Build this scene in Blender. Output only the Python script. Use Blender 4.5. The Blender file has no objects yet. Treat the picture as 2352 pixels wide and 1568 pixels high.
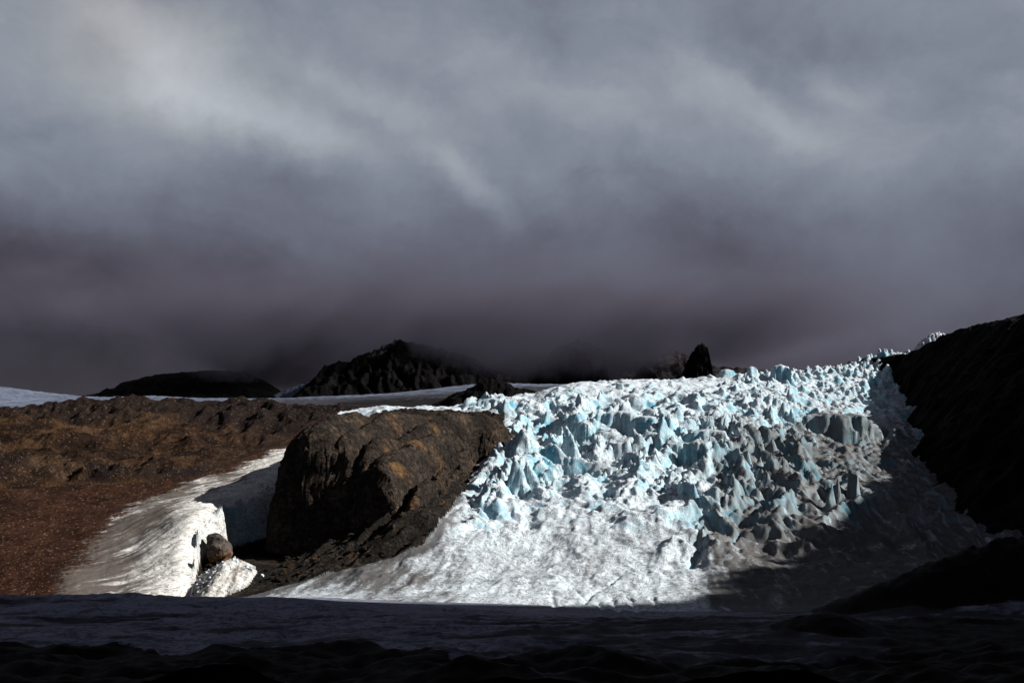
import bpy, math, random
import numpy as np
from mathutils import Vector

rng = np.random.default_rng(7)
random.seed(7)
sc = bpy.context.scene
COL = sc.collection

# ------------------------------------------------------------------ camera, world, sun, exposure
# measuring frame: 2352 x 1568, focal length F, optical axis level, horizon on row HV (lens shift)
F, CX, HV = 2287.0, 1176.0, 1000.0
cam = bpy.data.cameras.new('camera')
cam.lens = 35.0; cam.sensor_width = 36.0
cam.shift_y = (HV - 784.0) / 2352.0
cam.clip_start = 1.0; cam.clip_end = 30000.0
camo = bpy.data.objects.new('camera', cam); COL.objects.link(camo)
camo.rotation_euler = (math.radians(90), 0, 0)
sc.camera = camo

SUN_EL, SUN_AZ = math.radians(32.0), math.radians(-3.0)      # az: degrees beyond due right (+X towards +Y)
SUN = Vector((math.cos(SUN_EL) * math.cos(SUN_AZ), math.cos(SUN_EL) * math.sin(SUN_AZ), math.sin(SUN_EL)))
sl = bpy.data.lights.new('sun', 'SUN'); sl.energy = 5.0; sl.angle = math.radians(0.7); sl.color = (1.0, 0.955, 0.90)
so = bpy.data.objects.new('sun', sl); COL.objects.link(so)
so.rotation_euler = SUN.to_track_quat('Z', 'Y').to_euler()
so.location = (600, 300, 900)

vs = sc.view_settings
vs.view_transform = 'Standard'; vs.look = 'None'; vs.exposure = 1.20; vs.gamma = 1.0
vs.use_curve_mapping = False
cy = sc.cycles
cy.max_bounces = 4; cy.diffuse_bounces = 2; cy.glossy_bounces = 1; cy.volume_bounces = 0
cy.transmission_bounces = 1; cy.transparent_max_bounces = 4


class NT:
    """thin helper around a node tree"""
    def __init__(s, tree):
        s.t = tree; s.n = tree.nodes; s.l = tree.links
    def put(s, node, name, v):
        inp = node.inputs[name] if not isinstance(name, int) else node.inputs[name]
        if v is None: return
        if hasattr(v, 'is_linked') or isinstance(v, bpy.types.NodeSocket): s.l.new(v, inp)
        else: inp.default_value = v
    def math(s, op, a, b=None, c=None, clamp=False):
        m = s.n.new('ShaderNodeMath'); m.operation = op; m.use_clamp = clamp
        s.put(m, 0, a); s.put(m, 1, b); s.put(m, 2, c)
        return m.outputs[0]
    def vmath(s, op, a, b=None):
        m = s.n.new('ShaderNodeVectorMath'); m.operation = op
        s.put(m, 0, a); s.put(m, 1, b)
        return m.outputs[0]
    def noise(s, vec, scale, detail=4.0, rough=0.55, dist=0.0, lac=2.0):
        m = s.n.new('ShaderNodeTexNoise'); s.put(m, 'Vector', vec)
        m.inputs['Scale'].default_value = scale; m.inputs['Detail'].default_value = detail
        m.inputs['Roughness'].default_value = rough; m.inputs['Distortion'].default_value = dist
        m.inputs['Lacunarity'].default_value = lac
        return m.outputs['Fac'], m.outputs['Color']
    def vor(s, vec, scale, feature='F1'):
        m = s.n.new('ShaderNodeTexVoronoi'); m.feature = feature; s.put(m, 'Vector', vec)
        m.inputs['Scale'].default_value = scale
        return m.outputs['Distance'], m.outputs.get('Color')
    def mapping(s, vec, scale=(1, 1, 1), rot=(0, 0, 0), loc=(0, 0, 0)):
        m = s.n.new('ShaderNodeMapping'); s.put(m, 'Vector', vec)
        m.inputs['Scale'].default_value = scale; m.inputs['Rotation'].default_value = rot
        m.inputs['Location'].default_value = loc
        return m.outputs[0]
    def step(s, x, lo, hi, to0=0.0, to1=1.0):
        m = s.n.new('ShaderNodeMapRange'); m.interpolation_type = 'SMOOTHSTEP'
        s.put(m, 'Value', x); s.put(m, 'From Min', lo); s.put(m, 'From Max', hi)
        s.put(m, 'To Min', to0); s.put(m, 'To Max', to1)
        return m.outputs['Result']
    def mix(s, f, a, b, blend='MIX'):
        m = s.n.new('ShaderNodeMix'); m.data_type = 'RGBA'; m.blend_type = blend
        s.put(m, 0, f)
        for idx, v in ((6, a), (7, b)):
            if isinstance(v, tuple): v = (v[0], v[1], v[2], 1.0)
            s.put(m, idx, v)
        return m.outputs[2]
    def ramp(s, x, stops, interp='LINEAR'):
        m = s.n.new('ShaderNodeValToRGB'); s.put(m, 0, x)
        cr = m.color_ramp; cr.interpolation = interp
        while len(cr.elements) < len(stops): cr.elements.new(0.5)
        for e, (p, c) in zip(cr.elements, stops):
            e.position = p; e.color = (c[0], c[1], c[2], 1.0)
        return m.outputs[0]
    def sep(s, v):
        m = s.n.new('ShaderNodeSeparateXYZ'); s.put(m, 0, v); return m.outputs
    def comb(s, x, y, z):
        m = s.n.new('ShaderNodeCombineXYZ'); s.put(m, 0, x); s.put(m, 1, y); s.put(m, 2, z); return m.outputs[0]
    def attr(s, name):
        m = s.n.new('ShaderNodeAttribute'); m.attribute_name = name; return m.outputs['Fac']


def build_world():
    w = bpy.data.worlds.new('World'); sc.world = w; w.use_nodes = True
    t = NT(w.node_tree); t.n.clear()
    tc = t.n.new('ShaderNodeTexCoord'); d = tc.outputs['Generated']
    sky = t.n.new('ShaderNodeTexSky'); sky.sky_type = 'NISHITA'; sky.sun_disc = False
    sky.sun_elevation = SUN_EL; sky.sun_rotation = math.radians(90) - SUN_AZ
    # overcast deck: brightness by elevation, drifting banks by noise, a few thinner and thicker places
    warp1, wc1 = t.noise(d, 2.2, 3.0, 0.5)
    wv = t.vmath('SUBTRACT', wc1, (0.5, 0.5, 0.5))
    warp2, wc2 = t.noise(d, 6.0, 7.0, 0.62)
    wv2 = t.vmath('SUBTRACT', wc2, (0.5, 0.5, 0.5))
    dw = t.vmath('ADD', d, t.vmath('MULTIPLY', wv, (0.10, 0.10, 0.10)))
    dw = t.vmath('ADD', dw, t.vmath('MULTIPLY', wv2, (0.11, 0.11, 0.085)))
    o = t.sep(dw)
    az = t.math('ARCTAN2', o[0], o[1])
    hyp = t.math('SQRT', t.math('ADD', t.math('MULTIPLY', o[0], o[0]), t.math('MULTIPLY', o[1], o[1])))
    el = t.math('ARCTAN2', o[2], hyp)
    # elevation in radians / 1.6 -> brightness
    def L(v): return math.atan((HV - v) / F) / 1.6
    lum = t.ramp(t.math('DIVIDE', el, 1.6, clamp=True), [
        (0.0, (0.032,) * 3), (L(880), (0.036,) * 3), (L(760), (0.055,) * 3), (L(640), (0.108,) * 3),
        (L(520), (0.168,) * 3), (L(400), (0.235,) * 3), (L(270), (0.268,) * 3), (L(120), (0.262,) * 3),
        (L(0), (0.245,) * 3), (0.42, (0.12,) * 3), (0.6, (0.07,) * 3), (1.0, (0.05,) * 3)], 'B_SPLINE')  # overhead, out of view, the sky is darkened to cut ambient light
    # streaky banks, falling from upper left to lower right
    m1 = t.mapping(dw, scale=(2.6, 2.6, 3.8), rot=(0, math.radians(22), 0))
    n1, _ = t.noise(m1, 1.1, 7.0, 0.55, 0.35)
    m2 = t.mapping(dw, scale=(5.0, 5.0, 9.5), rot=(0, math.radians(26), 0), loc=(3.1, 0.4, 1.7))
    n2, _ = t.noise(m2, 1.0, 6.0, 0.6, 0.4)
    n3, _ = t.noise(d, 9.0, 6.0, 0.62)
    g = t.math('ADD', t.math('MULTIPLY', t.math('SUBTRACT', n1, 0.5), 1.05),
               t.math('MULTIPLY', t.math('SUBTRACT', n2, 0.5), 0.85))
    g = t.math('ADD', g, t.math('MULTIPLY', t.math('SUBTRACT', n3, 0.5), 0.55))
    tot = t.math('ADD', g, 1.0)
    def blob(u, v, su, sv, rot, amp):
        a0 = math.atan((u - CX) / F); e0 = math.atan((HV - v) / math.hypot(F, u - CX))
        dx = t.math('SUBTRACT', az, a0); dy = t.math('SUBTRACT', el, e0)
        c, s = math.cos(rot), math.sin(rot)
        p = t.math('ADD', t.math('MULTIPLY', dx, c * F / su), t.math('MULTIPLY', dy, s * F / su))
        q = t.math('ADD', t.math('MULTIPLY', dx, -s * F / sv), t.math('MULTIPLY', dy, c * F / sv))
        r2 = t.math('ADD', t.math('MULTIPLY', p, p), t.math('MULTIPLY', q, q))
        return t.math('MULTIPLY', t.math('POWER', 2.718, t.math('MULTIPLY', r2, -1.0)), amp)
    warm = None
    for (u, v, su, sv, rd, amp) in [
            (320, 60, 240, 150, -25, 0.36), (470, 180, 260, 90, -30, 0.34), (640, 280, 230, 46, -12, 0.42),
            (880, 240, 150, 30, -22, 0.32), (1035, 410, 110, 34, -40, 0.50), (270, 110, 60, 40, -20, -0.22), (650, 400, 160, 60, -15, -0.15), (1250, 220, 180, 60, -15, 0.28),
            (1740, 250, 300, 60, -28, 0.42), (2000, 200, 160, 44, -30, 0.30), (1160, 90, 200, 80, -10, -0.08),
            (1900, 80, 300, 60, -5, -0.22), (120, 740, 480, 130, -8, -0.62), (200, 580, 300, 60, -5, -0.10), (720, 420, 200, 90, -20, -0.12),
            (1500, 560, 420, 110, -10, -0.15), (2120, 770, 440, 150, 5, 1.0), (1500, 720, 280, 70, -10, 0.35),
            (2400, 620, 180, 200, 0, -0.25), (1080, 720, 200, 70, -20, -0.15)]:
        b = blob(u, v, su, sv, math.radians(rd), amp)
        tot = t.math('ADD', tot, b)
        if warm is None: warm = b
    tot = t.math('MAXIMUM', tot, 0.25)
    val = t.math('MULTIPLY', t.sep(lum)[0], tot)
    # thin bright places are neutral to slightly green-blue, thick low ones purple-grey
    tint = t.ramp(t.math('MULTIPLY', val, 3.0, clamp=True), [
        (0.0, (1.12, 0.95, 1.32)), (0.15, (1.08, 0.95, 1.30)), (0.33, (0.95, 0.98, 1.30)), (0.65, (0.89, 1.0, 1.24)), (1.0, (0.91, 1.0, 1.12))])
    tint = t.mix(t.math('MULTIPLY', warm, 1.2, clamp=True), tint, (1.06, 1.0, 0.98))
    cl = t.vmath('MULTIPLY', tint, t.comb(val, val, val))
    cl = t.vmath('MULTIPLY', cl, (4.55, 4.55, 4.55))        # /exposure, /background strength 0.1
    col = t.mix(0.992, sky.outputs[0], cl)
    bg = t.n.new('ShaderNodeBackground'); bg.inputs[1].default_value = 0.1
    t.l.new(col, bg.inputs[0])
    out = t.n.new('ShaderNodeOutputWorld'); t.l.new(bg.outputs[0], out.inputs[0])
build_world()

# ------------------------------------------------------------------ numpy noise
_perm = np.random.default_rng(3).permutation(256).astype(np.int32)
_perm = np.concatenate([_perm, _perm])
_ga = np.random.default_rng(4).random(256) * 2 * np.pi
_gx, _gy = np.cos(_ga).astype(np.float32), np.sin(_ga).astype(np.float32)
_rnd = np.random.default_rng(5).random((4, 256)).astype(np.float32)

def _h(ix, iy, s): return _perm[(_perm[(ix + s * 37) & 255] + iy) & 255]

def pn(x, y, s=0):
    x = np.asarray(x, np.float32); y = np.asarray(y, np.float32)
    xf = np.floor(x); yf = np.floor(y)
    ix = xf.astype(np.int32); iy = yf.astype(np.int32); fx = x - xf; fy = y - yf
    u = fx * fx * fx * (fx * (fx * 6 - 15) + 10); v = fy * fy * fy * (fy * (fy * 6 - 15) + 10)
    def g(i, j):
        h = _h(ix + i, iy + j, s); return _gx[h] * (fx - i) + _gy[h] * (fy - j)
    a = g(0, 0); a += u * (g(1, 0) - a)
    b = g(0, 1); b += u * (g(1, 1) - b)
    return (a + v * (b - a)) * 1.45

def fbm(x, y, o=4, s=0, gain=0.5):
    r = 0; a = 1.0; f = 1.0; n = 0
    for i in range(o):
        r = r + a * pn(x * f, y * f, s + i); n += a; a *= gain; f *= 2.03
    return r / n

def ridged(x, y, o=3, s=0, gain=0.5):
    r = 0; a = 1.0; f = 1.0; n = 0; w = 1.0
    for i in range(o):
        q = 1 - np.abs(pn(x * f, y * f, s + i)); q = q * q * w
        r = r + a * q; n += a; w = np.clip(q * 1.6, 0, 1); a *= gain; f *= 2.1
    return r / n

def worley(x, y, s=0, jit=0.9):
    x = np.asarray(x, np.float32); y = np.asarray(y, np.float32)
    ix = np.floor(x).astype(np.int32); iy = np.floor(y).astype(np.int32)
    f1 = np.full(x.shape, 9.0, np.float32); f2 = f1.copy()
    cid = np.zeros(x.shape, np.int32); dx1 = np.zeros_like(f1); dy1 = np.zeros_like(f1)
    for i in (-1, 0, 1):
        for j in (-1, 0, 1):
            h = _h(ix + i, iy + j, s)
            dx = x - (ix + i + 0.5 + jit * (_rnd[0][h] - 0.5)); dy = y - (iy + j + 0.5 + jit * (_rnd[1][h] - 0.5))
            d = np.sqrt(dx * dx + dy * dy)
            c = d < f1
            f2 = np.where(c, f1, np.minimum(f2, d))
            cid = np.where(c, h, cid); dx1 = np.where(c, dx, dx1); dy1 = np.where(c, dy, dy1)
            f1 = np.where(c, d, f1)
    return f1, f2, cid, dx1, dy1

def sstep(x, a, b):
    t = np.clip((x - a) / (b - a), 0, 1); return t * t * (3 - 2 * t)

class TPS:
    def __init__(s, P, lam=1e-4):
        P = np.array(P, float); s.c = P[:, :2] / 1000; n = len(P)
        K = s.k(((s.c[:, None] - s.c[None]) ** 2).sum(-1)) + lam * np.eye(n)
        Q = np.c_[np.ones(n), s.c]
        A = np.block([[K, Q], [Q.T, np.zeros((3, 3))]])
        w = np.linalg.solve(A, np.r_[P[:, 2], 0, 0, 0]); s.w = w[:n].astype(np.float32); s.a = w[n:]
    @staticmethod
    def k(r2): return 0.5 * r2 * np.log(r2 + 1e-12)
    def __call__(s, x, y):
        x = np.asarray(x, np.float32) / 1000; y = np.asarray(y, np.float32) / 1000
        r = (s.a[0] + s.a[1] * x + s.a[2] * y).astype(np.float32)
        for (cx, cyy), w in zip(s.c.astype(np.float32), s.w):
            r += w * s.k((x - cx) ** 2 + (y - cyy) ** 2)
        return r

def XYZ(u, v, Y): return ((u - CX) / F * Y, Y, (HV - v) / F * Y)
def XY(u, Y): return ((u - CX) / F * Y, Y)

# ------------------------------------------------------------------ base of the valley: measured points (u, v, distance)
ctrl = []
for u in (-300, 100, 500, 900, 1300, 1700, 2100, 2700):
    ctrl += [XYZ(u, 1575, 120), XYZ(u, 1568, 190), XYZ(u, 1482, 270), XYZ(u, 1424, 360)]
for u, v, Y in [(-300, 1366, 430), (0, 1367, 438), (300, 1369, 450), (600, 1373, 462), (900, 1383, 474), (1150, 1392, 474),
                (1350, 1402, 470), (1600, 1411, 466), (1850, 1412, 460), (2100, 1408, 455), (2500, 1380, 450)]:
    ctrl.append(XYZ(u, v, Y))
for u in (-300, 0, 200, 400): ctrl.append(XY(u, 506) + (-89.5,))
ctrl += [XYZ(*p) for p in [
    # tongue of ice on the left and the debris slope beside it
    (350, 1365, 532), (180, 1365, 528), (50, 1365, 526), (-250, 1365, 526), (100, 1300, 556), (-150, 1300, 556), (350, 1300, 562),
    (300, 1250, 592), (200, 1190, 632), (0, 1190, 622), (-250, 1190, 620), (420, 1200, 598), (490, 1178, 612), (462, 1220, 590), (446, 1290, 562),
    (432, 1365, 535), (400, 1110, 722), (500, 1080, 762), (560, 1085, 745), (600, 1040, 817), (670, 1010, 872), (640, 1050, 800),
    (570, 1150, 662), (640, 1110, 700), (575, 1160, 650),
    # hillside
    (0, 1085, 720), (-250, 1085, 720), (300, 1085, 735), (180, 1120, 700), (0, 1000, 840), (250, 1000, 860), (500, 1000, 900), (-250, 1000, 850),
    (0, 956, 960), (-300, 956, 960), (200, 931, 1000), (400, 928, 1020), (580, 926, 1050), (720, 938, 1060),
    # rubble and rock strip under the dome
    (470, 1340, 550), (540, 1275, 590), (590, 1305, 572), (520, 1365, 531), (600, 1340, 545), (740, 1245, 622), (860, 1198, 614),
    (960, 1180, 600), (1010, 1150, 650), (1060, 1085, 762), (560, 1368, 528), (700, 1322, 550), (850, 1270, 574), (960, 1222, 588),
    (800, 1345, 522), (1000, 1300, 552), (1000, 1238, 586), (1045, 1200, 616),
    # icefall
    (1100, 1372, 496), (900, 1368, 500), (1300, 1345, 530), (1200, 1280, 585), (1180, 1200, 642), (1150, 1130, 718), (1090, 1050, 800), (1180, 972, 920),
    (1100, 938, 1000), (1250, 1150, 690), (1300, 1055, 800), (1300, 975, 930), (1300, 892, 1080), (1300, 886, 1120),
    (1500, 1320, 560), (1500, 1200, 652), (1500, 1105, 752), (1500, 1005, 882), (1500, 930, 1015), (1500, 876, 1180),
    (1700, 1380, 500), (1700, 1250, 622), (1700, 1150, 705), (1700, 1050, 832), (1700, 950, 985), (1700, 866, 1260),
    (1900, 1385, 492), (1900, 1250, 642), (1900, 1150, 722), (1900, 1050, 852), (1900, 955, 1022), (1900, 848, 1380),
    (2050, 1300, 560), (2050, 1150, 760), (2050, 1050, 900), (2030, 955, 1082), (2030, 885, 1300), (2030, 818, 1500), (2090, 842, 1450),
    (2300, 1300, 600), (2300, 1150, 800), (2300, 1000, 1000), (1000, 939, 1000), (900, 936, 980), (850, 946, 965)]]
ctrl += [XY(u, Y) + (z,) for u, Y, z in [(1300, 1260, 46), (1500, 1330, 58), (1700, 1420, 70), (1900, 1530, 88), (2030, 1650, 112),
                                          (1100, 1150, 22), (900, 1120, 16), (700, 1200, 22), (400, 1180, 22), (0, 1150, 10), (-300, 1150, 5)]]
base = TPS(ctrl, 2e-5)

def project(u, v, f=base, y0=185.0, y1=1600.0, n=700):
    """first place where the ray through (u, v) meets the surface f"""
    u = np.atleast_1d(np.array(u, float)); v = np.atleast_1d(np.array(v, float))
    Y = np.geomspace(y0, y1, n)
    X = ((u - CX) / F)[:, None] * Y; Z = ((HV - v) / F)[:, None] * Y
    S = f(X.ravel(), np.broadcast_to(Y, X.shape).ravel()).reshape(X.shape)
    hit = S >= Z; k = np.where(hit.any(1), hit.argmax(1), n - 1)
    return np.c_[X[np.arange(len(u)), k], Y[k]]

def inpoly(x, y, P):
    r = np.zeros(np.shape(x), bool); n = len(P)
    for i in range(n):
        x0, y0 = P[i]; x1, y1 = P[(i + 1) % n]
        if y0 == y1: continue
        c = ((y0 > y) != (y1 > y)) & (x < (x1 - x0) * (y - y0) / (y1 - y0) + x0)
        r ^= c
    return r

def dline(x, y, P, closed=False):
    """distance to a polyline"""
    d = np.full(np.shape(x), 1e9, np.float32); n = len(P)
    for i in range(n if closed else n - 1):
        x0, y0 = P[i]; x1, y1 = P[(i + 1) % n]
        ex, ey = x1 - x0, y1 - y0; L2 = ex * ex + ey * ey + 1e-9
        t = np.clip(((x - x0) * ex + (y - y0) * ey) / L2, 0, 1)
        d = np.minimum(d, np.hypot(x - x0 - t * ex, y - y0 - t * ey))
    return d

def sdist(x, y, P):
    """positive inside the polygon"""
    d = dline(x, y, P, True); return np.where(inpoly(x, y, P), d, -d)

# ------------------------------------------------------------------ materials
def new_mat(name):
    m = bpy.data.materials.new(name); m.use_nodes = True
    t = NT(m.node_tree); t.n.clear()
    b = t.n.new('ShaderNodeBsdfPrincipled'); o = t.n.new('ShaderNodeOutputMaterial')
    t.l.new(b.outputs[0], o.inputs[0])
    return m, t, b

ALB = 0.71                                                 # one scale for all reflectances, lowered against the exposure to darken shade
def bump(t, b, height, strength, dist):
    n = t.n.new('ShaderNodeBump'); n.inputs['Strength'].default_value = strength; n.inputs['Distance'].default_value = dist
    t.l.new(height, n.inputs['Height']); t.l.new(n.outputs[0], b.inputs['Normal'])

def ice_material(name, white=(0.60, 0.675, 0.735), dirt_col=(0.034, 0.027, 0.023), debris_col=(0.020, 0.016, 0.014), along=(0.24, 0.022), k=1.0, sparkle=0.0, filament=1.0, pale=(0.475, 0.65, 0.72), deep=(0.10, 0.33, 0.44)):
    """along: noise frequency across and along the flow, 1/m"""
    m, t, b = new_mat(name)
    g = t.n.new('ShaderNodeNewGeometry'); P = g.outputs['Position']
    dirt, blue, deb = t.attr('dirt'), t.attr('blue'), t.attr('debris')
    fl = t.n.new('ShaderNodeAttribute'); fl.attribute_name = 'flow'; fv = fl.outputs['Vector']
    w1, wc = t.noise(P, 0.05 * k, 4.0, 0.6)
    warp = t.vmath('MULTIPLY', t.vmath('SUBTRACT', wc, (0.5, 0.5, 0.5)), (9.0 / k, 9.0 / k, 0))
    fw = t.mapping(t.vmath('ADD', fv, warp), scale=(along[0] * k, along[1] * k, 1))
    a1, _ = t.noise(fw, 1.0, 6.0, 0.66, 0.3)                 # streaks along the flow
    a2, _ = t.noise(P, 0.42 * k, 6.0, 0.70, 0.2)             # grain
    a3, _ = t.noise(P, 0.05 * k, 5.0, 0.6, 0.5)              # broad patches
    f0, _ = t.noise(t.vmath('ADD', P, t.vmath('MULTIPLY', warp, (1.5, 1.5, 1.5))), 0.13 * k, 4.0, 0.62, 0.8)
    fil = t.math('ABSOLUTE', t.math('SUBTRACT', t.math('MULTIPLY', f0, 2.0), 1.0))  # thin veins where this is near 0
    fil2 = t.math('ABSOLUTE', t.math('SUBTRACT', t.math('MULTIPLY', a1, 2.0), 1.0))
    nz = t.sep(g.outputs['Normal'])[2]
    wall = t.step(t.math('ADD', nz, t.math('MULTIPLY', t.math('SUBTRACT', a3, 0.5), 0.9)), 0.95, 0.48)
    a4, _ = t.noise(P, 0.018 * k, 3.0, 0.6, 0.4)             # zones of fresher, bluer ice
    bl = t.math('MULTIPLY', t.math('MULTIPLY', wall, blue, clamp=True), t.step(a4, 0.30, 0.60, 0.32, 1.0))
    bcol = t.mix(t.step(t.math('ADD', a3, t.math('MULTIPLY', t.math('SUBTRACT', a2, 0.5), 0.35)), 0.32, 0.62), deep, pale)
    c = t.mix(t.step(a2, 0.30, 0.70), tuple(0.76 * x for x in white), white)
    c = t.mix(bl, c, bcol)
    # dirt: broad streaks, grain and thin veins
    s = t.math('ADD', t.math('MULTIPLY', a1, 0.66), t.math('ADD', t.math('MULTIPLY', a2, 0.26), t.math('MULTIPLY', a3, 0.26)))
    th = t.math('SUBTRACT', 0.90, t.math('MULTIPLY', dirt, 0.52))
    df = t.step(s, t.math('SUBTRACT', th, 0.05), t.math('ADD', th, 0.16))
    vth = t.math('MULTIPLY', t.math('SUBTRACT', t.math('ADD', dirt, t.math('MULTIPLY', t.math('SUBTRACT', a3, 0.5), 1.2)), 0.08, clamp=True), 0.30 * filament)
    veins = t.math('MAXIMUM', t.step(fil, t.math('MULTIPLY', vth, 0.9), 0.0), t.step(fil2, t.math('MULTIPLY', vth, 0.7), 0.0))
    veins = t.math('MULTIPLY', veins, t.step(a2, 0.36, 0.56))
    df = t.math('MAXIMUM', df, t.math('MULTIPLY', veins, 0.85))
    df = t.math('MULTIPLY', df, t.math('SUBTRACT', 1.0, t.math('MULTIPLY', bl, 0.30)))
    c = t.mix(t.math('MULTIPLY', df, 0.90), c, t.mix(a2, tuple(0.6 * x for x in dirt_col), tuple(1.9 * x for x in dirt_col)))
    # continuous stones and grit
    th2 = t.math('SUBTRACT', 1.12, t.math('MULTIPLY', deb, 0.95))
    gf = t.step(t.math('ADD', t.math('MULTIPLY', a2, 0.62), t.math('MULTIPLY', a1, 0.45)), t.math('SUBTRACT', th2, 0.10), t.math('ADD', th2, 0.10))
    v1, vc = t.vor(P, 1.5)
    stone = t.mix(t.step(a2, 0.3, 0.7), tuple(0.35 * x for x in debris_col), tuple(1.5 * x for x in debris_col))
    stone = t.mix(t.step(a3, 0.4, 0.65), stone, t.vmath('MULTIPLY', stone, (0.5, 0.48, 0.48)))
    if sparkle: stone = t.mix(t.math('MULTIPLY', t.math('GREATER_THAN', t.sep(vc)[1], 0.955), sparkle), stone, (0.30, 0.20, 0.12))
    c = t.mix(gf, c, stone)
    t.l.new(t.vmath('MULTIPLY', c, (ALB, ALB, ALB)), b.inputs['Base Color'])
    b.inputs['Roughness'].default_value = 0.75
    b.inputs['Specular IOR Level'].default_value = 0.05
    hh = t.math('ADD', t.math('MULTIPLY', a2, 0.9), t.math('ADD', t.math('MULTIPLY', a1, 0.8), t.math('MULTIPLY', veins, -0.25)))
    bump(t, b, hh, 0.5, 1.0)
    return m

def rock_material(name, c0, c1, patch=None, patch_th=0.60, scale=1.0, bstr=1.0, snow=False):
    m, t, b = new_mat(name)
    g = t.n.new('ShaderNodeNewGeometry'); P = g.outputs['Position']
    a1, _ = t.noise(P, 0.05 * scale, 7.0, 0.62, 0.5)
    a2, _ = t.noise(P, 0.35 * scale, 6.0, 0.68, 0.6)
    wp = t.vmath('ADD', P, t.vmath('MULTIPLY', t.vmath('SUBTRACT', t.noise(P, 0.12 * scale, 4.0, 0.6)[1], (0.5, 0.5, 0.5)), (9 / scale, 9 / scale, 9 / scale)))
    v, vc = t.vor(t.mapping(wp, scale=(0.5, 1.1, 1.5), rot=(0.3, 0.5, 0.6)), 0.13 * scale, 'DISTANCE_TO_EDGE')
    st, _ = t.noise(t.mapping(wp, scale=(0.05 * scale, 0.35 * scale, 0.35 * scale), rot=(0.2, 0.3, math.radians(38))), 1.0, 5.0, 0.65)
    v3, vc3 = t.vor(P, 0.3 * scale)
    c = t.mix(t.step(a1, 0.3, 0.7), c0, c1)
    c = t.mix(t.step(a2, 0.35, 0.75), tuple(0.55 * x for x in c0), c)
    if patch:
        pf = t.step(t.math('ADD', t.math('MULTIPLY', a1, 0.7), t.math('MULTIPLY', a2, 0.3)), patch_th - 0.05, patch_th + 0.07)
        c = t.mix(t.math('MULTIPLY', pf, t.attr('patch')), c, t.mix(a2, tuple(0.5 * x for x in patch), patch))
    c = t.mix(t.math('MULTIPLY', t.step(v, 0.05, 0.0), t.step(a2, 0.4, 0.6)), c, t.vmath('MULTIPLY', c, (0.35, 0.35, 0.35)))
    c = t.mix(t.step(st, 0.38, 0.62), t.vmath('MULTIPLY', c, (0.6, 0.58, 0.57)), c)
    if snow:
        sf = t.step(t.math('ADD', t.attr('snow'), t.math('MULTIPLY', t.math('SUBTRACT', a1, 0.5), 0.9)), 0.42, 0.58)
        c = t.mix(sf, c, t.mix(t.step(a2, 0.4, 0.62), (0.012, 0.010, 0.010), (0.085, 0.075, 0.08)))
    t.l.new(t.vmath('MULTIPLY', c, (ALB, ALB, ALB)), b.inputs['Base Color'])
    b.inputs['Roughness'].default_value = 0.8
    b.inputs['Specular IOR Level'].default_value = 0.03
    hh = t.math('ADD', t.math('MULTIPLY', a2, 1.0), t.math('MULTIPLY', t.step(v, 0.0, 0.08), 0.18))
    hh = t.math('ADD', hh, t.math('MULTIPLY', st, 0.8))
    hh = t.math('ADD', hh, t.math('MULTIPLY', v3, 0.25))
    bump(t, b, hh, bstr, 2.0 / scale)
    return m

def earth_material(name):
    m, t, b = new_mat(name)
    g = t.n.new('ShaderNodeNewGeometry'); P = g.outputs['Position']
    a1, _ = t.noise(t.mapping(P, scale=(0.022, 0.026, 0.04)), 1.0, 7.0, 0.62, 0.8)
    a2, _ = t.noise(P, 0.3, 6.0, 0.7, 0.4)
    v, vc = t.vor(P, 0.9)
    c = t.ramp(a1, [(0.30, (0.010, 0.006, 0.005)), (0.45, (0.032, 0.018, 0.012)), (0.57, (0.080, 0.044, 0.022)), (0.70, (0.125, 0.074, 0.044))])
    c = t.mix(t.step(a2, 0.38, 0.70), t.vmath('MULTIPLY', c, (0.45, 0.43, 0.42)), c)
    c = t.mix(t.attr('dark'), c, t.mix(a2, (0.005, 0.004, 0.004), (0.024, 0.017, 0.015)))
    c = t.mix(t.math('MULTIPLY', t.math('GREATER_THAN', t.sep(vc)[0], 0.95), 0.6), c, (0.12, 0.085, 0.060))
    # sparse low scrub
    sc2, _ = t.noise(P, 0.09, 3.0, 0.6)
    c = t.mix(t.math('MULTIPLY', t.step(sc2, 0.66, 0.70), t.attr('scrub')), c, (0.018, 0.022, 0.010))
    t.l.new(t.vmath('MULTIPLY', c, (ALB, ALB, ALB)), b.inputs['Base Color']); b.inputs['Roughness'].default_value = 0.9; b.inputs['Specular IOR Level'].default_value = 0.03
    bump(t, b, t.math('ADD', a2, t.math('MULTIPLY', v, 0.4)), 1.0, 2.5)
    return m

M_ICE = ice_material('glacier_ice')
M_SERAC = ice_material('serac_ice')
M_DARKICE = ice_material('shade_toned_debris_ice', white=(0.22, 0.235, 0.31), dirt_col=(0.010, 0.008, 0.009), debris_col=(0.005, 0.004, 0.004), along=(0.16, 0.03), k=0.9)  # debris-covered ice, its clean ice also darkened to carry the foreground shade
M_TONGUE = ice_material('tongue_ice', white=(0.70, 0.70, 0.67), dirt_col=(0.030, 0.018, 0.013), debris_col=(0.032, 0.014, 0.008), along=(0.26, 0.035), sparkle=0.3)
M_FARICE = ice_material('far_ice', white=(0.15, 0.18, 0.25), dirt_col=(0.018, 0.016, 0.018), debris_col=(0.012, 0.010, 0.010), along=(0.06, 0.01), k=0.5)  # dim blue-grey: cloud shadow put into the ice colour
M_DOME = rock_material('dome_rock', (0.030, 0.025, 0.022), (0.125, 0.096, 0.073), (0.19, 0.108, 0.048), 0.54, 1.0, 1.0)
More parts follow.
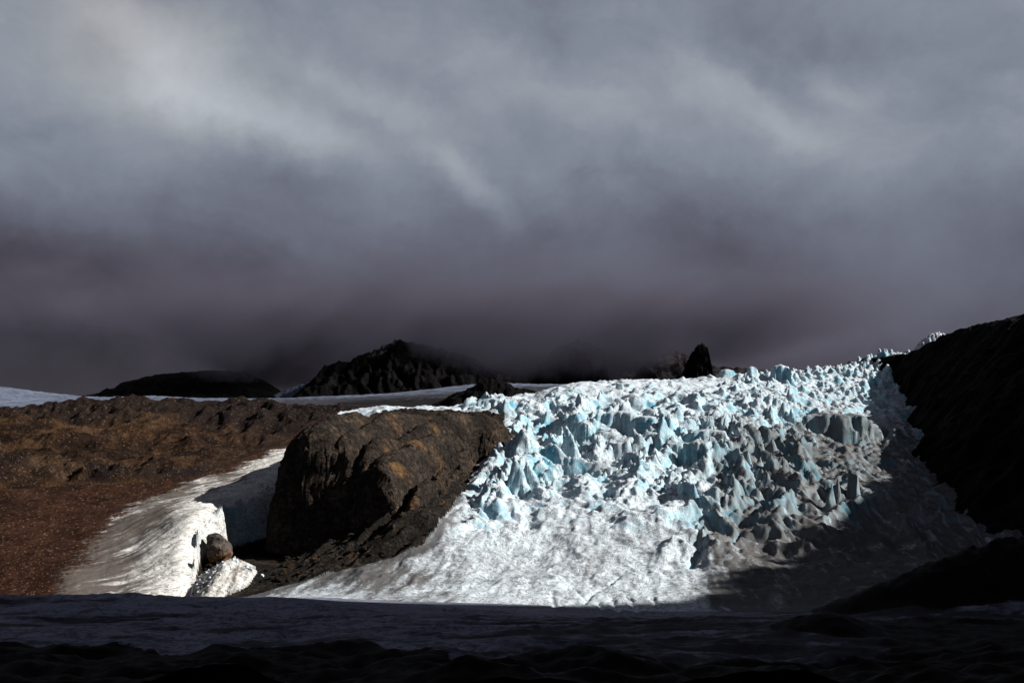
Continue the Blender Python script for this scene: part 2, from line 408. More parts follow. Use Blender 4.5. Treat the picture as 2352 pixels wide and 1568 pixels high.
M_STRIP = rock_material('slab_rock', (0.014, 0.012, 0.010), (0.075, 0.064, 0.055), (0.10, 0.055, 0.026), 0.60, 1.6, 1.0)  # rock colour darkened in place of shade from the ice beside it
M_BLACK = rock_material('shaded_slope_rock', (0.004, 0.0035, 0.0035), (0.010, 0.008, 0.007), (0.06, 0.042, 0.028), 0.60, 0.6, 1.0)  # blacker than bare rock: deep shade put into the colour
M_FAR = rock_material('far_rock', (0.004, 0.0035, 0.004), (0.009, 0.008, 0.008), None, 0.6, 0.12, 0.35, snow=True)  # near black: shade under the clouds worked into the rock colour
M_BOULDER = rock_material('boulder_rock', (0.13, 0.11, 0.095), (0.22, 0.19, 0.17), (0.33, 0.15, 0.045), 0.50, 1.5, 1.0)
M_EARTH = earth_material('moraine_earth')

# ------------------------------------------------------------------ mesh helpers
def mesh_obj(name, V, Fq, mat, attrs=None, parent=None, smooth=True, tri=False):
    me = bpy.data.meshes.new(name); V = np.asarray(V, np.float32); Fq = np.asarray(Fq, np.int32)
    k = Fq.shape[1]
    me.vertices.add(len(V)); me.vertices.foreach_set('co', V.ravel())
    me.loops.add(Fq.size); me.loops.foreach_set('vertex_index', Fq.ravel())
    me.polygons.add(len(Fq)); me.polygons.foreach_set('loop_start', np.arange(0, Fq.size, k, dtype=np.int32))
    me.polygons.foreach_set('loop_total', np.full(len(Fq), k, np.int32))
    me.polygons.foreach_set('use_smooth', np.full(len(Fq), smooth))
    me.update(calc_edges=True)
    for an, av in (attrs or {}).items():
        if np.ndim(av) == 2:
            a = me.attributes.new(an, 'FLOAT_VECTOR', 'POINT'); a.data.foreach_set('vector', np.asarray(av, np.float32).ravel()); continue
        a = me.attributes.new(an, 'FLOAT', 'POINT')
        a.data.foreach_set('value', np.broadcast_to(np.asarray(av, np.float32), (len(V),)).copy())
    me.materials.append(mat)
    o = bpy.data.objects.new(name, me); COL.objects.link(o)
    if parent: o.parent = parent
    return o

def sub_mesh(name, V, Fq, sel, mat, attrs):
    f = Fq[sel]; used = np.unique(f); mp = np.full(len(V), -1, np.int32); mp[used] = np.arange(len(used))
    return mesh_obj(name, V[used], mp[f], mat, {k: v[used] for k, v in attrs.items()})

def grid_faces(nr, nc):
    i = np.arange(nr * nc, dtype=np.int32).reshape(nr, nc)
    return np.stack([i[:-1, :-1], i[:-1, 1:], i[1:, 1:], i[1:, :-1]], -1).reshape(-1, 4)

def setting(o, label, cat=None, kind='structure'):
    o['kind'] = kind; o['label'] = label
    return o

def thing(o, label, cat, group=None):
    o['label'] = label; o['category'] = cat
    if group: o['group'] = group
    return o

# ------------------------------------------------------------------ the valley mesh
NC, NR = 900, 980
uu = np.linspace(-220, 2560, NC)
YY = np.concatenate([np.geomspace(135, 500, 210)[:-1], np.geomspace(500, 1680, NR - 209)])
X = ((uu - CX) / F)[None, :] * YY[:, None]; Y = np.repeat(YY[:, None], NC, 1)
X = X.astype(np.float32).ravel(); Y = Y.astype(np.float32).ravel()
Z = base(X, Y)

# region outlines, in plan
LIP = [XY(470, 500), XY(432, 535), XY(444, 562), XY(452, 590), XY(478, 606), XY(496, 618), XY(515, 642), XY(548, 664), XY(590, 690), XY(650, 712), XY(690, 780), XY(735, 870)]
LEFT = [tuple(p) for p in project([665, 600, 500, 410, 325, 235, 165, 130], [1010, 1040, 1080, 1108, 1137, 1184, 1246, 1302])]
TONGUE = LEFT[::1] + [XY(85, 540), XY(80, 500)] + LIP
HILLTOP = [XY(760, 1010), XY(740, 940)]
# strip of rock and void floor
STRIP = LIP[::-1] + [XY(540, 500)] + [XY(552, 525), XY(700, 541), XY(850, 560), XY(955, 573), XY(1003, 594), XY(1040, 645), XY(1085, 760), XY(1150, 860), XY(1160, 960), XY(900, 960)]
s_tongue = sdist(X, Y, TONGUE)
_wx = X + 2.2 * fbm(X / 14, Y / 14, 3, 7); _wy = Y + 2.2 * fbm(X / 14, Y / 14, 3, 9)
s_strip = sdist(_wx, _wy, STRIP)
fgY = np.interp(CX + F * X / Y, [-300, 0, 400, 600, 900, 1300, 1700, 2100, 2700], [480, 484, 492, 490, 482, 478, 472, 462, 455]) + 4 * fbm(X / 40, Y / 40, 3, 11)
U = CX + F * X / Y
is_fg = Y < fgY
hill_line = [XY(-400, 640)] + [tuple(p) for p in project([-200, 0, 100, 220, 330, 430, 520, 600, 668], [1140, 1128, 1120, 1118, 1112, 1098, 1072, 1040, 1008])] + [XY(700, 930), XY(820, 990), XY(860, 1080), XY(900, 1700), XY(-2000, 1700)]
s_hill = sdist(X, Y, hill_line)
is_hill = (s_hill > 0) & ~is_fg
is_strip = (s_strip > 0) & ~is_fg & ~is_hill
left_side = (~is_fg) & (~is_hill) & (~is_strip) & (X < np.interp(Y, [t[1] for t in LIP], [t[0] for t in LIP]))
is_ice = ~(is_fg | is_hill | is_strip | left_side)

# flow coordinates (across, along), metres
FLOW = np.zeros((len(X), 3), np.float32); FLOW[:, 0] = X; FLOW[:, 1] = Y
FLOW[is_fg, 0] = Y[is_fg] - 0.12 * X[is_fg]; FLOW[is_fg, 1] = X[is_fg]
FLOW[left_side, 0] = X[left_side] * 0.62 - Y[left_side] * 0.78; FLOW[left_side, 1] = X[left_side] * 0.78 + Y[left_side] * 0.62
def flow_ice(x, y):
    ax, ay = 190.0, 1560.0
    return np.arctan2(x - ax, ay - y) * 700, np.hypot(x - ax, y - ay)
FLOW[is_ice, 0], FLOW[is_ice, 1] = flow_ice(X[is_ice], Y[is_ice])
# --- icefall relief
def icefall_relief(x, y, u):
    ax, ay = 190.0, 1560.0                                   # the ice spreads from here
    r = np.hypot(x - ax, y - ay); th = np.arctan2(x - ax, ay - y) * 620
    v = HV - F * base(x, y) / y
    # how broken the ice is
    vn = v + 55 * fbm(x / 55, y / 70, 3, 27) + 25 * (ridged(x / 30, y / 90, 2, 28) - 0.5)
    amp = 0.90 * sstep(vn, 1250, 1110) * (0.20 + 0.80 * sstep(v, 885, 975))
    left = sstep(u, 1020, 1110) * 0.75 + 0.25
    right = 1 - 0.55 * sstep(u, 1760, 1960) * sstep(v, 900, 960)
    amp = amp * left * right
    wx = x + 14 * fbm(x / 55, y / 55, 3, 21); wy = y + 14 * fbm(x / 55, y / 55, 3, 25)
    c, s = math.cos(-0.7), math.sin(-0.7)
    a = (wx * c + wy * s); b = (-wx * s + wy * c)
    c2, s2 = math.cos(1.1), math.sin(1.1)
    a2 = (wx * c2 + wy * s2); b2 = (-wx * s2 + wy * c2)
    amp = amp * (0.75 + 0.5 * sstep(fbm(x / 110, y / 110, 2, 29), -0.35, 0.35))
    big = ridged(a2 / 110, b2 / 42, 2, 31)                      # long fins running down the fall
    mid = ridged(a / 48 + 3, b / 17, 3, 41)
    sm = ridged(a / 19, b / 8, 3, 61)
    iso = ridged(a2 / 42, b2 / 19, 3, 45)
    f1, f2, cid, dx, dy = worley(a / 34, b / 16, 51)
    blk = _rnd[2][cid] + 0.5 * (dx * (_rnd[3][cid] - 0.5) * 2 + dy * (_rnd[0][cid] - 0.5) * 2)
    crack = sstep(f2 - f1, 0.0, 0.12)
    trans = 1 - np.abs(pn(a / 26 + 0.6 * pn(a / 40, b / 40, 33), b / 80, 34))     # crevasses across the fins
    cen = sstep(u, 1080, 1180) * sstep(u, 1760, 1600) * sstep(v, 940, 990)          # tallest seracs stand mid-fall
    huge = ridged(a2 / 150 + 0.3, b2 / 70, 2, 37)
    h = amp * (cen * 17.0 * (huge ** 1.8 - 0.25) - cen * 3.5 * (mid ** 1.5 - 0.28) + 19.0 * (big ** 1.6 - 0.30) + 9.5 * (mid ** 1.5 - 0.28) + 8.5 * (iso ** 1.4 - 0.33) + 5.0 * (sm ** 1.3 - 0.35) + 1.6 * (ridged(wx / 6, wy / 5, 2, 65) - 0.45) + 5.0 * (blk - 0.5) * crack - 3.0 * (1 - crack) - 5.0 * sstep(trans, 0.88, 0.99))
    # upper field: many small towers
    top = sstep(v, 985, 900) * sstep(u, 1180, 1500)
    g1, g2, gid, gx, gy = worley(wx / 9, wy / 15, 71)
    tower = (_rnd[2][gid] ** 2.0) * (1 - sstep(g1, 0.15, 0.55))
    towamp = top * (0.38 + 0.8 * sstep(u, 1600, 1750) + 0.6 * sstep(u, 1880, 2000))
    h += towamp * (6.5 * tower + 3.6 * (ridged(wx / 9, wy / 12, 3, 81) - 0.45))
    # apron: gentle flow ripples and shallow rills
    low = sstep(vn, 1120, 1220) * (1 - 0.55 * sstep(v, 1330, 1375))
    h += low * (4.6 * fbm(x / 55, y / 34, 4, 91) + 2.6 * (ridged(th / 16 + 0.4 * fbm(x / 40, y / 40, 2, 93), r / 70, 4, 95) - 0.4) + 0.5 * (ridged(x / 14, y / 9, 3, 96) - 0.4) + 1.0 * (ridged(th / 6.5, r / 70, 2, 98) - 0.5) + 0.15 * fbm(x / 5, y / 4, 3, 97))
    fold = sstep(vn, 1095, 1160) * sstep(v, 1335, 1255) * sstep(u, 1000, 1090)
    h += fold * (10.0 * (ridged(a2 / 95, b2 / 48, 3, 121) ** 1.2 - 0.38) + 5.0 * (ridged(a / 60, b / 26, 3, 125) ** 1.2 - 0.38)) * (0.45 + 0.85 * sstep(u, 1450, 1620))
    # right flank: long dirty ribs
    rf = sstep(u, 1640, 1820) * sstep(v, 950, 1030) * sstep(v, 1290, 1200)
    h += rf * (6.5 * (ridged(th / 30, r / 95, 3, 101) - 0.4) + 3.0 * (ridged(wx / 16, wy / 12, 2, 105) - 0.4))
    h += 0.35 * fbm(x / 4, y / 4, 2, 111)
    return h, amp, v, crack, big, th, r

def hollow(z, u, v, du, dv, depth, sharp=2.0):
    p = project(u, v)[0]; sx = du * p[1] / F; q = project(u, v + dv)[0]; sy = max(abs(p[1] - q[1]), 3)
    d2 = ((X - p[0]) / sx) ** 2 + ((Y - p[1]) / sy) ** 2
    m = d2 < 9
    z[m] -= depth * np.exp(-d2[m] ** (sharp / 2))

idx = np.where(is_ice)[0]
h, amp, vv, crack, big, th, rr = icefall_relief(X[idx], Y[idx], U[idx])
edge_fg = sstep(Y[idx] - fgY[idx], 0, 30); edge_st = sstep(-s_strip[idx], 0, 12)
Z[idx] += h * edge_fg * (0.3 + 0.7 * edge_st)
dirt = np.zeros_like(X); blue = np.zeros_like(X); debris = np.zeros_like(X)

# --- seracs: measured prominent ones first, then smaller neighbours; each becomes its own piece of the icefall
SID = np.zeros(len(X), np.int32)
def add_fin(cx_, cy_, ztip, L, Wd, ang, kind, peak, seed):
    """raise a sharp-crested fin, tower or block out of the ice; marks the vertices it owns"""
    R = max(L, Wd) * 1.1
    j0, j1 = np.searchsorted(YY, [cy_ - R, cy_ + R])
    ua, ub = CX + F * (cx_ - R) / (cy_), CX + F * (cx_ + R) / (cy_)
    c0, c1 = np.searchsorted(uu, [ua - 12, ub + 12])
    ii = (np.arange(j0, j1)[:, None] * NC + np.arange(c0, min(c1, NC))[None]).ravel()
    if len(ii) < 9: return
    x, y = X[ii], Y[ii]
    x = x + 0.10 * Wd * fbm(x / (0.45 * Wd), y / (0.45 * Wd), 3, seed); y = y + 0.10 * Wd * fbm(x / (0.45 * Wd), y / (0.45 * Wd), 3, seed + 3)
    ca, sa = math.cos(ang), math.sin(ang)
    a = ((x - cx_) * ca + (y - cy_) * sa) / (L / 2); b = (-(x - cx_) * sa + (y - cy_) * ca) / (Wd / 2)
    b = b + 0.25 * np.sin(a * 2 + seed)
    z0 = np.median(Z[ii]) - 2.0; H = max(ztip - z0, 1.5)
    ap = np.where(a > peak, (a - peak) / (1 - peak), (peak - a) / (1 + peak))
    n = 0.30 * fbm(x / (0.35 * Wd), y / (0.35 * Wd), 4, seed + 7)
    if kind == 'block':
        q = np.maximum(np.abs(ap), np.abs(b)) + n
        h = sstep(q, 1.0, 0.62) * (1 - 0.22 * np.clip(ap, 0, 1)) * (1 + 0.10 * b)
    elif kind == 'cone':
        h = np.clip(1 - np.sqrt(ap ** 2 + b ** 2) * (1 + n), 0, 1) ** 1.15
    else:
        h = np.clip(1 - np.abs(b) * (1 + n) - 0.15 * ap, 0, 1) ** 1.2 * np.clip(1 - np.abs(ap) ** 1.3 - n * 0.6, 0, 1)
    zn = z0 + H * h + 0.10 * H * (ridged(x / (0.22 * Wd), y / (0.22 * Wd), 2, 77) - 0.5) * (1 - h * 0.5)
    m = (h > 0.12) & (zn > Z[ii] - 0.2) & is_ice[ii]
    Z[ii[m]] = np.maximum(Z[ii[m]], zn[m])
    global n_s
    n_s += 1; SID[ii[m]] = n_s; blue[ii[m]] = np.maximum(blue[ii[m]], 0.9)
# prominent ones: tip (u, v), foot row, width, length/width, heading, kind, where the tip sits
SER = [(1186, 1049, 1140, 62, 1.3, -0.5, 'fin', -.1), (1214, 1058, 1125, 40, 1.4, -0.6, 'fin', -.15), (1228, 1032, 1085, 60, 1.8, -0.6, 'fin', -.3), (1267, 1013, 1075, 62, 1.9, -0.7, 'fin', -.3),
       (1305, 979, 1050, 46, 1.2, -0.4, 'fin', -.1), (1200, 962, 990, 22, 1.2, 0.3, 'cone', 0), (1186, 958, 990, 22, 1.2, 0.5, 'fin', 0), (1214, 967, 995, 24, 1.2, 0.2, 'fin', 0), (1167, 982, 1005, 42, 1.3, 0.2, 'block', 0),
       (1424, 944, 985, 60, 1.6, -0.3, 'block', 0), (1455, 982, 1030, 50, 1.6, -0.7, 'fin', -.2), (1522, 1014, 1048, 18, 1.2, 0.9, 'block', 0), (1550, 1006, 1052, 38, 1.3, -0.2, 'block', 0), (1598, 1009, 1075, 58, 1.4, -0.5, 'block', 0),
       (1626, 986, 1030, 60, 1.8, -0.2, 'block', 0), (1659, 952, 995, 20, 1.3, 1.0, 'fin', 0), (1668, 955, 1002, 24, 1.3, 0.9, 'fin', 0), (1452, 1033, 1095, 72, 2.4, -0.75, 'fin', -.35), (1332, 1042, 1085, 80, 2.2, -0.35, 'fin', -.2),
       (1424, 996, 1040, 56, 1.3, -0.3, 'block', 0), (1161, 1063, 1100, 26, 1.2, 0.4, 'fin', 0), (1099, 1030, 1062, 28, 1.3, 0.5, 'block', 0), (1127, 914, 945, 50, 1.5, -0.2, 'block', 0), (1150, 918, 945, 40, 1.3, -0.3, 'block', 0),
       (1424, 880, 900, 16, 1.3, 0.2, 'block', 0), (1671, 848, 872, 30, 1.3, 0.3, 'block', 0), (1698, 851, 880, 22, 1.2, 0.2, 'fin', 0), (1728, 841, 874, 26, 1.2, 0.2, 'block', 0), (1751, 851, 878, 22, 1.2, 0.1, 'fin', 0),
       (1794, 837, 884, 40, 1.2, 0.0, 'block', 0), (1827, 850, 884, 22, 1.2, 0.0, 'fin', 0), (2028, 798, 830, 30, 1.3, 0.1, 'fin', 0), (2054, 807, 832, 22, 1.2, 0.2, 'fin', 0), (1995, 812, 834, 26, 1.2, 0.2, 'fin', 0), (2074, 812, 838, 18, 1.2, 0.2, 'fin', 0),
       (1926, 861, 890, 30, 1.3, 0.2, 'fin', 0), (1972, 884, 912, 26, 1.3, 0.4, 'fin', 0), (1900, 948, 1005, 80, 1.6, -0.1, 'block', 0), (1955, 950, 1008, 60, 1.6, -0.1, 'block', 0), (2054, 982, 1020, 28, 1.0, 0.3, 'block', 0), (2002, 980, 1018, 36, 1.3, 0.2, 'block', 0),
       (1817, 937, 970, 30, 1.3, -0.4, 'fin', 0), (1850, 950, 985, 30, 1.3, -0.4, 'fin', 0), (1744, 1020, 1070, 56, 1.7, -0.8, 'fin', -.3), (1906, 1104, 1180, 40, 1.4, 0.9, 'fin', 0), (1959, 1079, 1140, 34, 1.2, 1.0, 'block', 0), (1925, 1085, 1140, 26, 1.2, 1.0, 'fin', 0),
       (1700, 985, 1030, 44, 1.5, -0.6, 'fin', -.2), (1770, 985, 1020, 40, 1.5, -0.6, 'fin', -.2), (1365, 990, 1035, 36, 1.4, -0.3, 'fin', 0), (1340, 965, 1010, 40, 1.2, -0.3, 'block', 0), (1480, 955, 990, 40, 1.6, -0.5, 'block', 0), (1540, 950, 985, 40, 1.6, -0.4, 'fin', 0),
       (1075, 1060, 1085, 30, 1.5, 0.8, 'block', 0), (1045, 1120, 1140, 24, 1.6, 0.9, 'fin', 0), (1015, 1160, 1178, 22, 1.6, 0.9, 'fin', 0), (1640, 1050, 1095, 46, 1.7, -0.7, 'fin', -.2), (1820, 1010, 1050, 40, 1.6, -0.7, 'fin', -.2), (1560, 1070, 1105, 36, 1.5, -0.6, 'fin', 0)]
taken = []; n_s = 0
for (u, v, vb, w, ar, ang, kd, pk) in SER:
    p = project(u - pk * w * 0.5, vb - 3)[0]; Yp = float(p[1]); px = Yp / F
    add_fin(float(p[0]), Yp, (HV - v) / F * Yp, w * ar * px * 1.05, w * px * 0.85, ang, kd, pk, 900 + n_s)
    taken.append((u, vb, w))
tries = 0
while n_s < 165 and tries < 6000:
    tries += 1
    u = random.uniform(1070, 2070); v = random.uniform(850, 1170)
    lo = np.interp(u, [1070, 1110, 1200, 1300, 1500, 1700, 1900, 2070], [1060, 945, 920, 895, 882, 872, 858, 835]); hi = np.interp(u, [1070, 1150, 1300, 1500, 1650, 1800, 2070], [1110, 1150, 1130, 1150, 1140, 1100, 1010])
    if not (lo + 4 < v < hi): continue
    sc_ = np.interp(v, [850, 920, 1000, 1120], [10, 15, 28, 36]) * min(2.0, math.exp(random.gauss(-0.1, 0.42)))
    if any(abs(u - a) < (sc_ + c) * 0.45 and abs(v - b) < (sc_ + c) * 0.32 for a, b, c in taken): continue
    if u < 1560 and v < 935 and random.random() < 0.8: continue
    p = project(u, v)[0]; px = p[1] / F
    kd = 'fin'
    zb_ = float(base(np.array([p[0]]), np.array([p[1]]))[0])
    add_fin(float(p[0]), float(p[1]), zb_ + sc_ * px * random.uniform(0.22, 0.60), sc_ * px * random.uniform(1.8, 3.4), sc_ * px * random.uniform(0.6, 0.95), random.gauss(1.05, 0.25) if random.random() < 0.6 else random.gauss(-0.85, 0.2), kd, random.uniform(-.65, -.1), 2000 + n_s)
    taken.append((u, v, sc_))

# crevasses cut in the lower apron (measured lines)
CREV = [([(1270, 1358), (1268, 1372), (1275, 1392)], 1.6, 3.0), ([(1345, 1385), (1352, 1368), (1385, 1350), (1425, 1330)], 1.8, 3.5),
        ([(1345, 1385), (1340, 1370), (1318, 1350)], 1.4, 2.5), ([(1405, 1372), (1412, 1392), (1432, 1410)], 1.6, 3.0),
        ([(1448, 1375), (1455, 1395), (1475, 1412)], 1.5, 3.0), ([(1500, 1375), (1510, 1395), (1540, 1412)], 1.5, 3.0),
        ([(1375, 1385), (1385, 1400), (1400, 1412)], 1.5, 3.0), ([(1280, 1392), (1340, 1380), (1360, 1390)], 1.3, 2.0),
        ([(1185, 1372), (1190, 1350), (1240, 1345)], 1.0, 1.5), ([(1640, 1210), (1628, 1240), (1600, 1275), (1585, 1300)], 2.5, 5.0),
        ([(1700, 1215), (1690, 1235), (1672, 1255)], 2.0, 4.0), ([(1590, 1210), (1610, 1230), (1600, 1260)], 2.0, 3.0)]
fr = (Y > 455) & (Y < 720) & (X > -20) & (X < 220)
fi = np.where(fr)[0]
for P, w, dep in CREV:
    q = project([p[0] for p in P], [p[1] for p in P])
    d = dline(X[fi] + 1.2 * pn(X[fi] / 6, Y[fi] / 6, 5), Y[fi], [tuple(a) for a in q])
    if P[0][1] > 1340: dep *= 0.35; w *= 0.8
    Z[fi] -= dep * np.exp(-(d / w) ** 2); blue[fi] = np.maximum(blue[fi], np.exp(-(d / (w * 1.3)) ** 2))
# bowls seen in the photograph: dark blue amphitheatre, lower scoops
for a in [(1250, 985, 42, 24, 26), (1130, 1210, 24, 14, 6), (1218, 1205, 20, 12, 5), (1335, 1100, 32, 14, 9), (1390, 1130, 14, 16, 9), (1270, 1110, 22, 14, 8),
          (1620, 1130, 50, 16, 9), (1560, 1060, 26, 12, 7), (1740, 1110, 24, 14, 8), (1690, 1060, 30, 12, 7), (1900, 1140, 20, 22, 9), (1860, 1090, 22, 16, 8), (1420, 1040, 26, 12, 7)]:
    hollow(Z, *a)

v_i = vv; u_i = U[idx]
dd = 0.40 + 0.14 * sstep(v_i, 1180, 1260) + 0.60 * sstep(u_i, 1520, 1820) * sstep(v_i, 910, 1040) + 0.20 * sstep(u_i, 1500, 1800) * sstep(v_i, 1120, 1200) * sstep(v_i, 1330, 1230)
dd -= 0.14 * sstep(v_i, 990, 900) * (1 - sstep(u_i, 1800, 1950))
dd += 0.22 * sstep(u_i, 1100, 980) * sstep(v_i, 1180, 1260)                 # grey dirty lobe below the rock strip
dd -= 0.08 * sstep(v_i, 1330, 1355) * (1 - sstep(u_i, 1450, 1600))
dd += 0.26 * fbm(X[idx] / 60, Y[idx] / 60, 4, 131) + 0.16 * (fbm(th / 12, rr / 110, 3, 135)) + 0.5 * sstep(u_i, 1560, 1800) * sstep(v_i, 1120, 1240) * fbm(th / 26, rr / 160, 3, 139)
dd += 0.3 * sstep(s_strip[idx], -14, 0)
dirt[idx] = np.clip(dd, 0, 0.92)
blue[idx] = np.maximum(blue[idx], sstep(amp, 0.02, 0.35) * 0.95 + 0.25 * sstep(v_i, 980, 900) + 0.5 * sstep(v_i, 1320, 1200))
debris[idx] = np.clip(0.45 * sstep(u_i + 90 * fbm(X[idx] / 45, Y[idx] / 45, 4, 137), 1930, 2100) * sstep(v_i, 960, 1080), 0, 1) + 0.35 * sstep(U[idx], 1500, 1560) * sstep(v_i, 1330, 1360) * np.exp(-((U[idx] - 1580) / 60) ** 2)

# --- foreground glacier in shade
k = np.where(is_fg)[0]; x, y = X[k], Y[k]
roll = sstep(fgY[k] - y, 0, 60)
Z[k] += roll * (2.2 * fbm(x / 60, y / 30, 4, 141) + 2.4 * (ridged(x / 45, y / 14, 4, 145) - 0.45) + 0.6 * fbm(x / 6, y / 4, 3, 149))
mound = sstep(y, 300, 235)
Z[k] += mound * (5.0 * fbm(x / 28, y / 22, 3, 151) + 0.8 * fbm(x / 6, y / 6, 3, 155))
un = U[k]
front = [(-300, 268), (0, 268), (180, 266), (306, 270), (389, 246), (430, 246), (518, 272), (551, 256), (630, 272), (846, 268), (1000, 244), (1170, 205), (1320, 205), (1500, 225), (1700, 235), (1900, 232), (2100, 262), (2600, 300)]
fl = np.interp(un, [p[0] for p in front], [p[1] for p in front]) + 7 * fbm(x / 14, y / 14, 3, 158)
debris[k] = np.clip(1.25 * sstep(fl - y, -7, 9), 0, 1.25)
debris[k] = np.maximum(debris[k], 1.2 * sstep(un, 1900, 2150) * sstep(y, 400, 330) )
dirt[k] = np.clip(0.62 - 0.30 * sstep(y, 330, 470) * (1 - sstep(un, 1350, 1800)) + 0.28 * sstep(un, 850, 1500) * sstep(y, 460, 400) + 0.62 * fbm(x / 60, y / 18, 4, 161) + 0.3 * fbm(x / 16, y / 6, 3, 165), 0.1, 1.05)
# dark moraine hump at the right margin
for hu, hY, sx, sy, hh in [(2190, 432, 44, 24, 17), (2010, 425, 22, 14, 5), (2420, 440, 50, 30, 24), (1900, 300, 14, 12, 5), (1350, 215, 26, 12, 3)]:
    px, py = XY(hu, hY); e = np.exp(-((X - px) / sx) ** 2 - ((Y - py) / sy) ** 2)
    Z += hh * e * (1 + 0.15 * fbm(X / 9, Y / 9, 3, 163)); debris = np.maximum(debris, 1.25 * sstep(e, 0.10, 0.35))

# --- left tongue of ice with undercut lip, debris slope
k = np.where(left_side)[0]; x, y = X[k], Y[k]
dl = dline(x, y, LIP)
Z[k] += 1.6 * (ridged((x * 0.75 - y * 0.66) / 9, (x * 0.66 + y * 0.75) / 55, 3, 171) - 0.4) * sstep(dl, 0, 8) + 2.4 * fbm(x / 35, y / 35, 3, 175) + 0.25 * fbm(x / 4, y / 4, 3, 177)
Z[k] -= 2.5 * np.exp(-(dl / 5.0) ** 2)
stg = np.where(dline(x, y, LEFT) > dl, 60.0, s_tongue[k])
sl_ = stg + 9 * fbm(x / 26, y / 26, 4, 181)
debris[k] = np.clip(1.05 - sstep(sl_, -22, 55) * 1.0, 0, 1.2)
dirt[k] = np.clip(0.94 - 0.54 * sstep(dl, 45, 4) - 0.12 * sstep(y, 600, 700) + 0.30 * fbm(x / 30, y / 30, 4, 185), 0, 1.1)
blue[k] = 0.12 + 0.7 * sstep(y, 600, 650) * sstep(dl, 30, 8)
Z[k] += 1.2 * fbm(x / 12, y / 12, 4, 187) * np.clip(debris[k], 0, 1)

# --- strip: void floor, rubble fan, ledges of rock
k = np.where(is_strip)[0]; x, y = X[k], Y[k]; us = U[k]
floor = np.interp(y, [500, 535, 565, 600, 640, 700, 780, 870, 1000], [-89, -85.5, -80, -77.5, -78, -75, -70, -60, -40])
dl = dline(x, y, LIP)
isvoid = sstep(us, 760, 640)
lipw = np.interp(y, [612, 690], [3.0, 22.0])
drop = sstep(dl / lipw, 0.0, 1.0)
zr = Z[k] - 2.5 * np.exp(-(dl / 5.0) ** 2)
pile = [XY(440, 535), XY(450, 560), XY(500, 585), XY(548, 600), XY(585, 590), XY(592, 570), XY(570, 545), XY(500, 520), XY(450, 515)]
sp = sdist(x, y, pile)
pz = floor + 11.0 * sstep(sp, -5, 22)
zv = np.where(isvoid > 0, floor + (zr - floor) * 0.0, zr)
ledge = 7.5 * (ridged((x * 0.6 + y * 0.8) / 60, (x * -0.8 + y * 0.6) / 13, 4, 191) - 0.4) + 2.5 * fbm(x / 14, y / 14, 4, 195) + 0.7 * fbm(x / 4, y / 4, 3, 197)
zz = floor * isvoid + zr * (1 - isvoid)
zz = np.maximum(zz, pz * 1.0) + 0.5 * fbm(x / 3, y / 3, 3, 199) + 1.6 * sstep(sp, -2, 4) * (ridged(x / 3.6, y / 3.6, 3, 193) - 0.4) + ledge * (0.25 + 0.75 * (1 - isvoid)) * sstep(sp, 2, -6)
Z[k] = zr * (1 - drop) + zz * drop
rubfull = np.zeros_like(X); rubfull[k] = sstep(sp, -2, 3)

attrs = {'dirt': dirt, 'blue': np.clip(blue, 0, 1), 'debris': debris, 'flow': FLOW}
# --- hillside relief
k = np.where(is_hill)[0]; x, y = X[k], Y[k]; sh = s_hill[k]
vh = HV - F * Z[k] / y; uh = U[k]
e = sstep(sh, 0, 25)
rim = np.exp(-((vh - 1088 + 10 * fbm(x / 60, y / 60, 2, 201)) / 22) ** 2) * (1 - sstep(uh, 520, 640))
Z[k] += e * (15.0 * fbm(x / 70, y / 60, 4, 203) + 7.0 * (ridged(x / 30, y / 70, 4, 207) - 0.45) + 2.0 * fbm(x / 11, y / 11, 3, 211))
rim = rim * (0.25 + 0.75 * sstep(fbm(x / 45, y / 45, 3, 215), -0.25, 0.25))
Z[k] += e * rim * (7.0 * ridged(x / 26, y / 22, 4, 213) + 3)
crag = sstep(vh, 985, 955) * sstep(vh, 925, 940)
Z[k] += crag * 6.0 * (ridged(x / 20, y / 40, 4, 217) - 0.4)
dark = np.zeros_like(X); scrub = np.zeros_like(X)
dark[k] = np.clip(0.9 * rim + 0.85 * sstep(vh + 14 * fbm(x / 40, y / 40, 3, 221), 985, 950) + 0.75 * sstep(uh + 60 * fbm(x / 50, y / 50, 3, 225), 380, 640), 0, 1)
scrub[k] = sstep(vh, 1040, 1000) * sstep(uh, 420, 250)

debris[is_hill] = 1.15; dirt[is_strip] = 0.9; debris[is_strip] = 0.9
V = np.c_[X, Y, Z]
wallm = is_strip & (dline(X, Y, LIP) < 0.72 * np.interp(Y, [612, 690], [2.6, 22.0])) & (Y < 860)
is_strip &= ~wallm; left_side |= wallm
blue[wallm] = (0.1 + 0.8 * sstep(Y, 625, 650))[wallm]; dirt[wallm] = 0.5; debris[wallm] = 0; attrs['blue'] = np.clip(blue, 0, 1)
FLOW[wallm, 0] = Z[wallm]; FLOW[wallm, 1] = X[wallm] + Y[wallm]
FQ = grid_faces(NR, NC)
fc = FQ[:, 0]
allattr = dict(attrs, dark=dark, scrub=scrub, patch=np.ones_like(X), snow=np.zeros_like(X))
def pick(mask): return mask[fc]
fsid = SID[FQ].min(1)
icefall = setting(sub_mesh('glacier_icefall', V, FQ, pick(is_ice) & (fsid == 0), M_ICE, attrs), 'sunlit crevassed icefall of white and blue ice pouring down between dark rocks')
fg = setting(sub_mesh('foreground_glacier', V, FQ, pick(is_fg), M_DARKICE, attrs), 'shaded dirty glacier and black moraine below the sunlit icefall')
tongue = setting(sub_mesh('glacier_tongue', V, FQ, pick(left_side), M_TONGUE, attrs), 'cream white tongue of dirty ice curling round the dark rock dome')
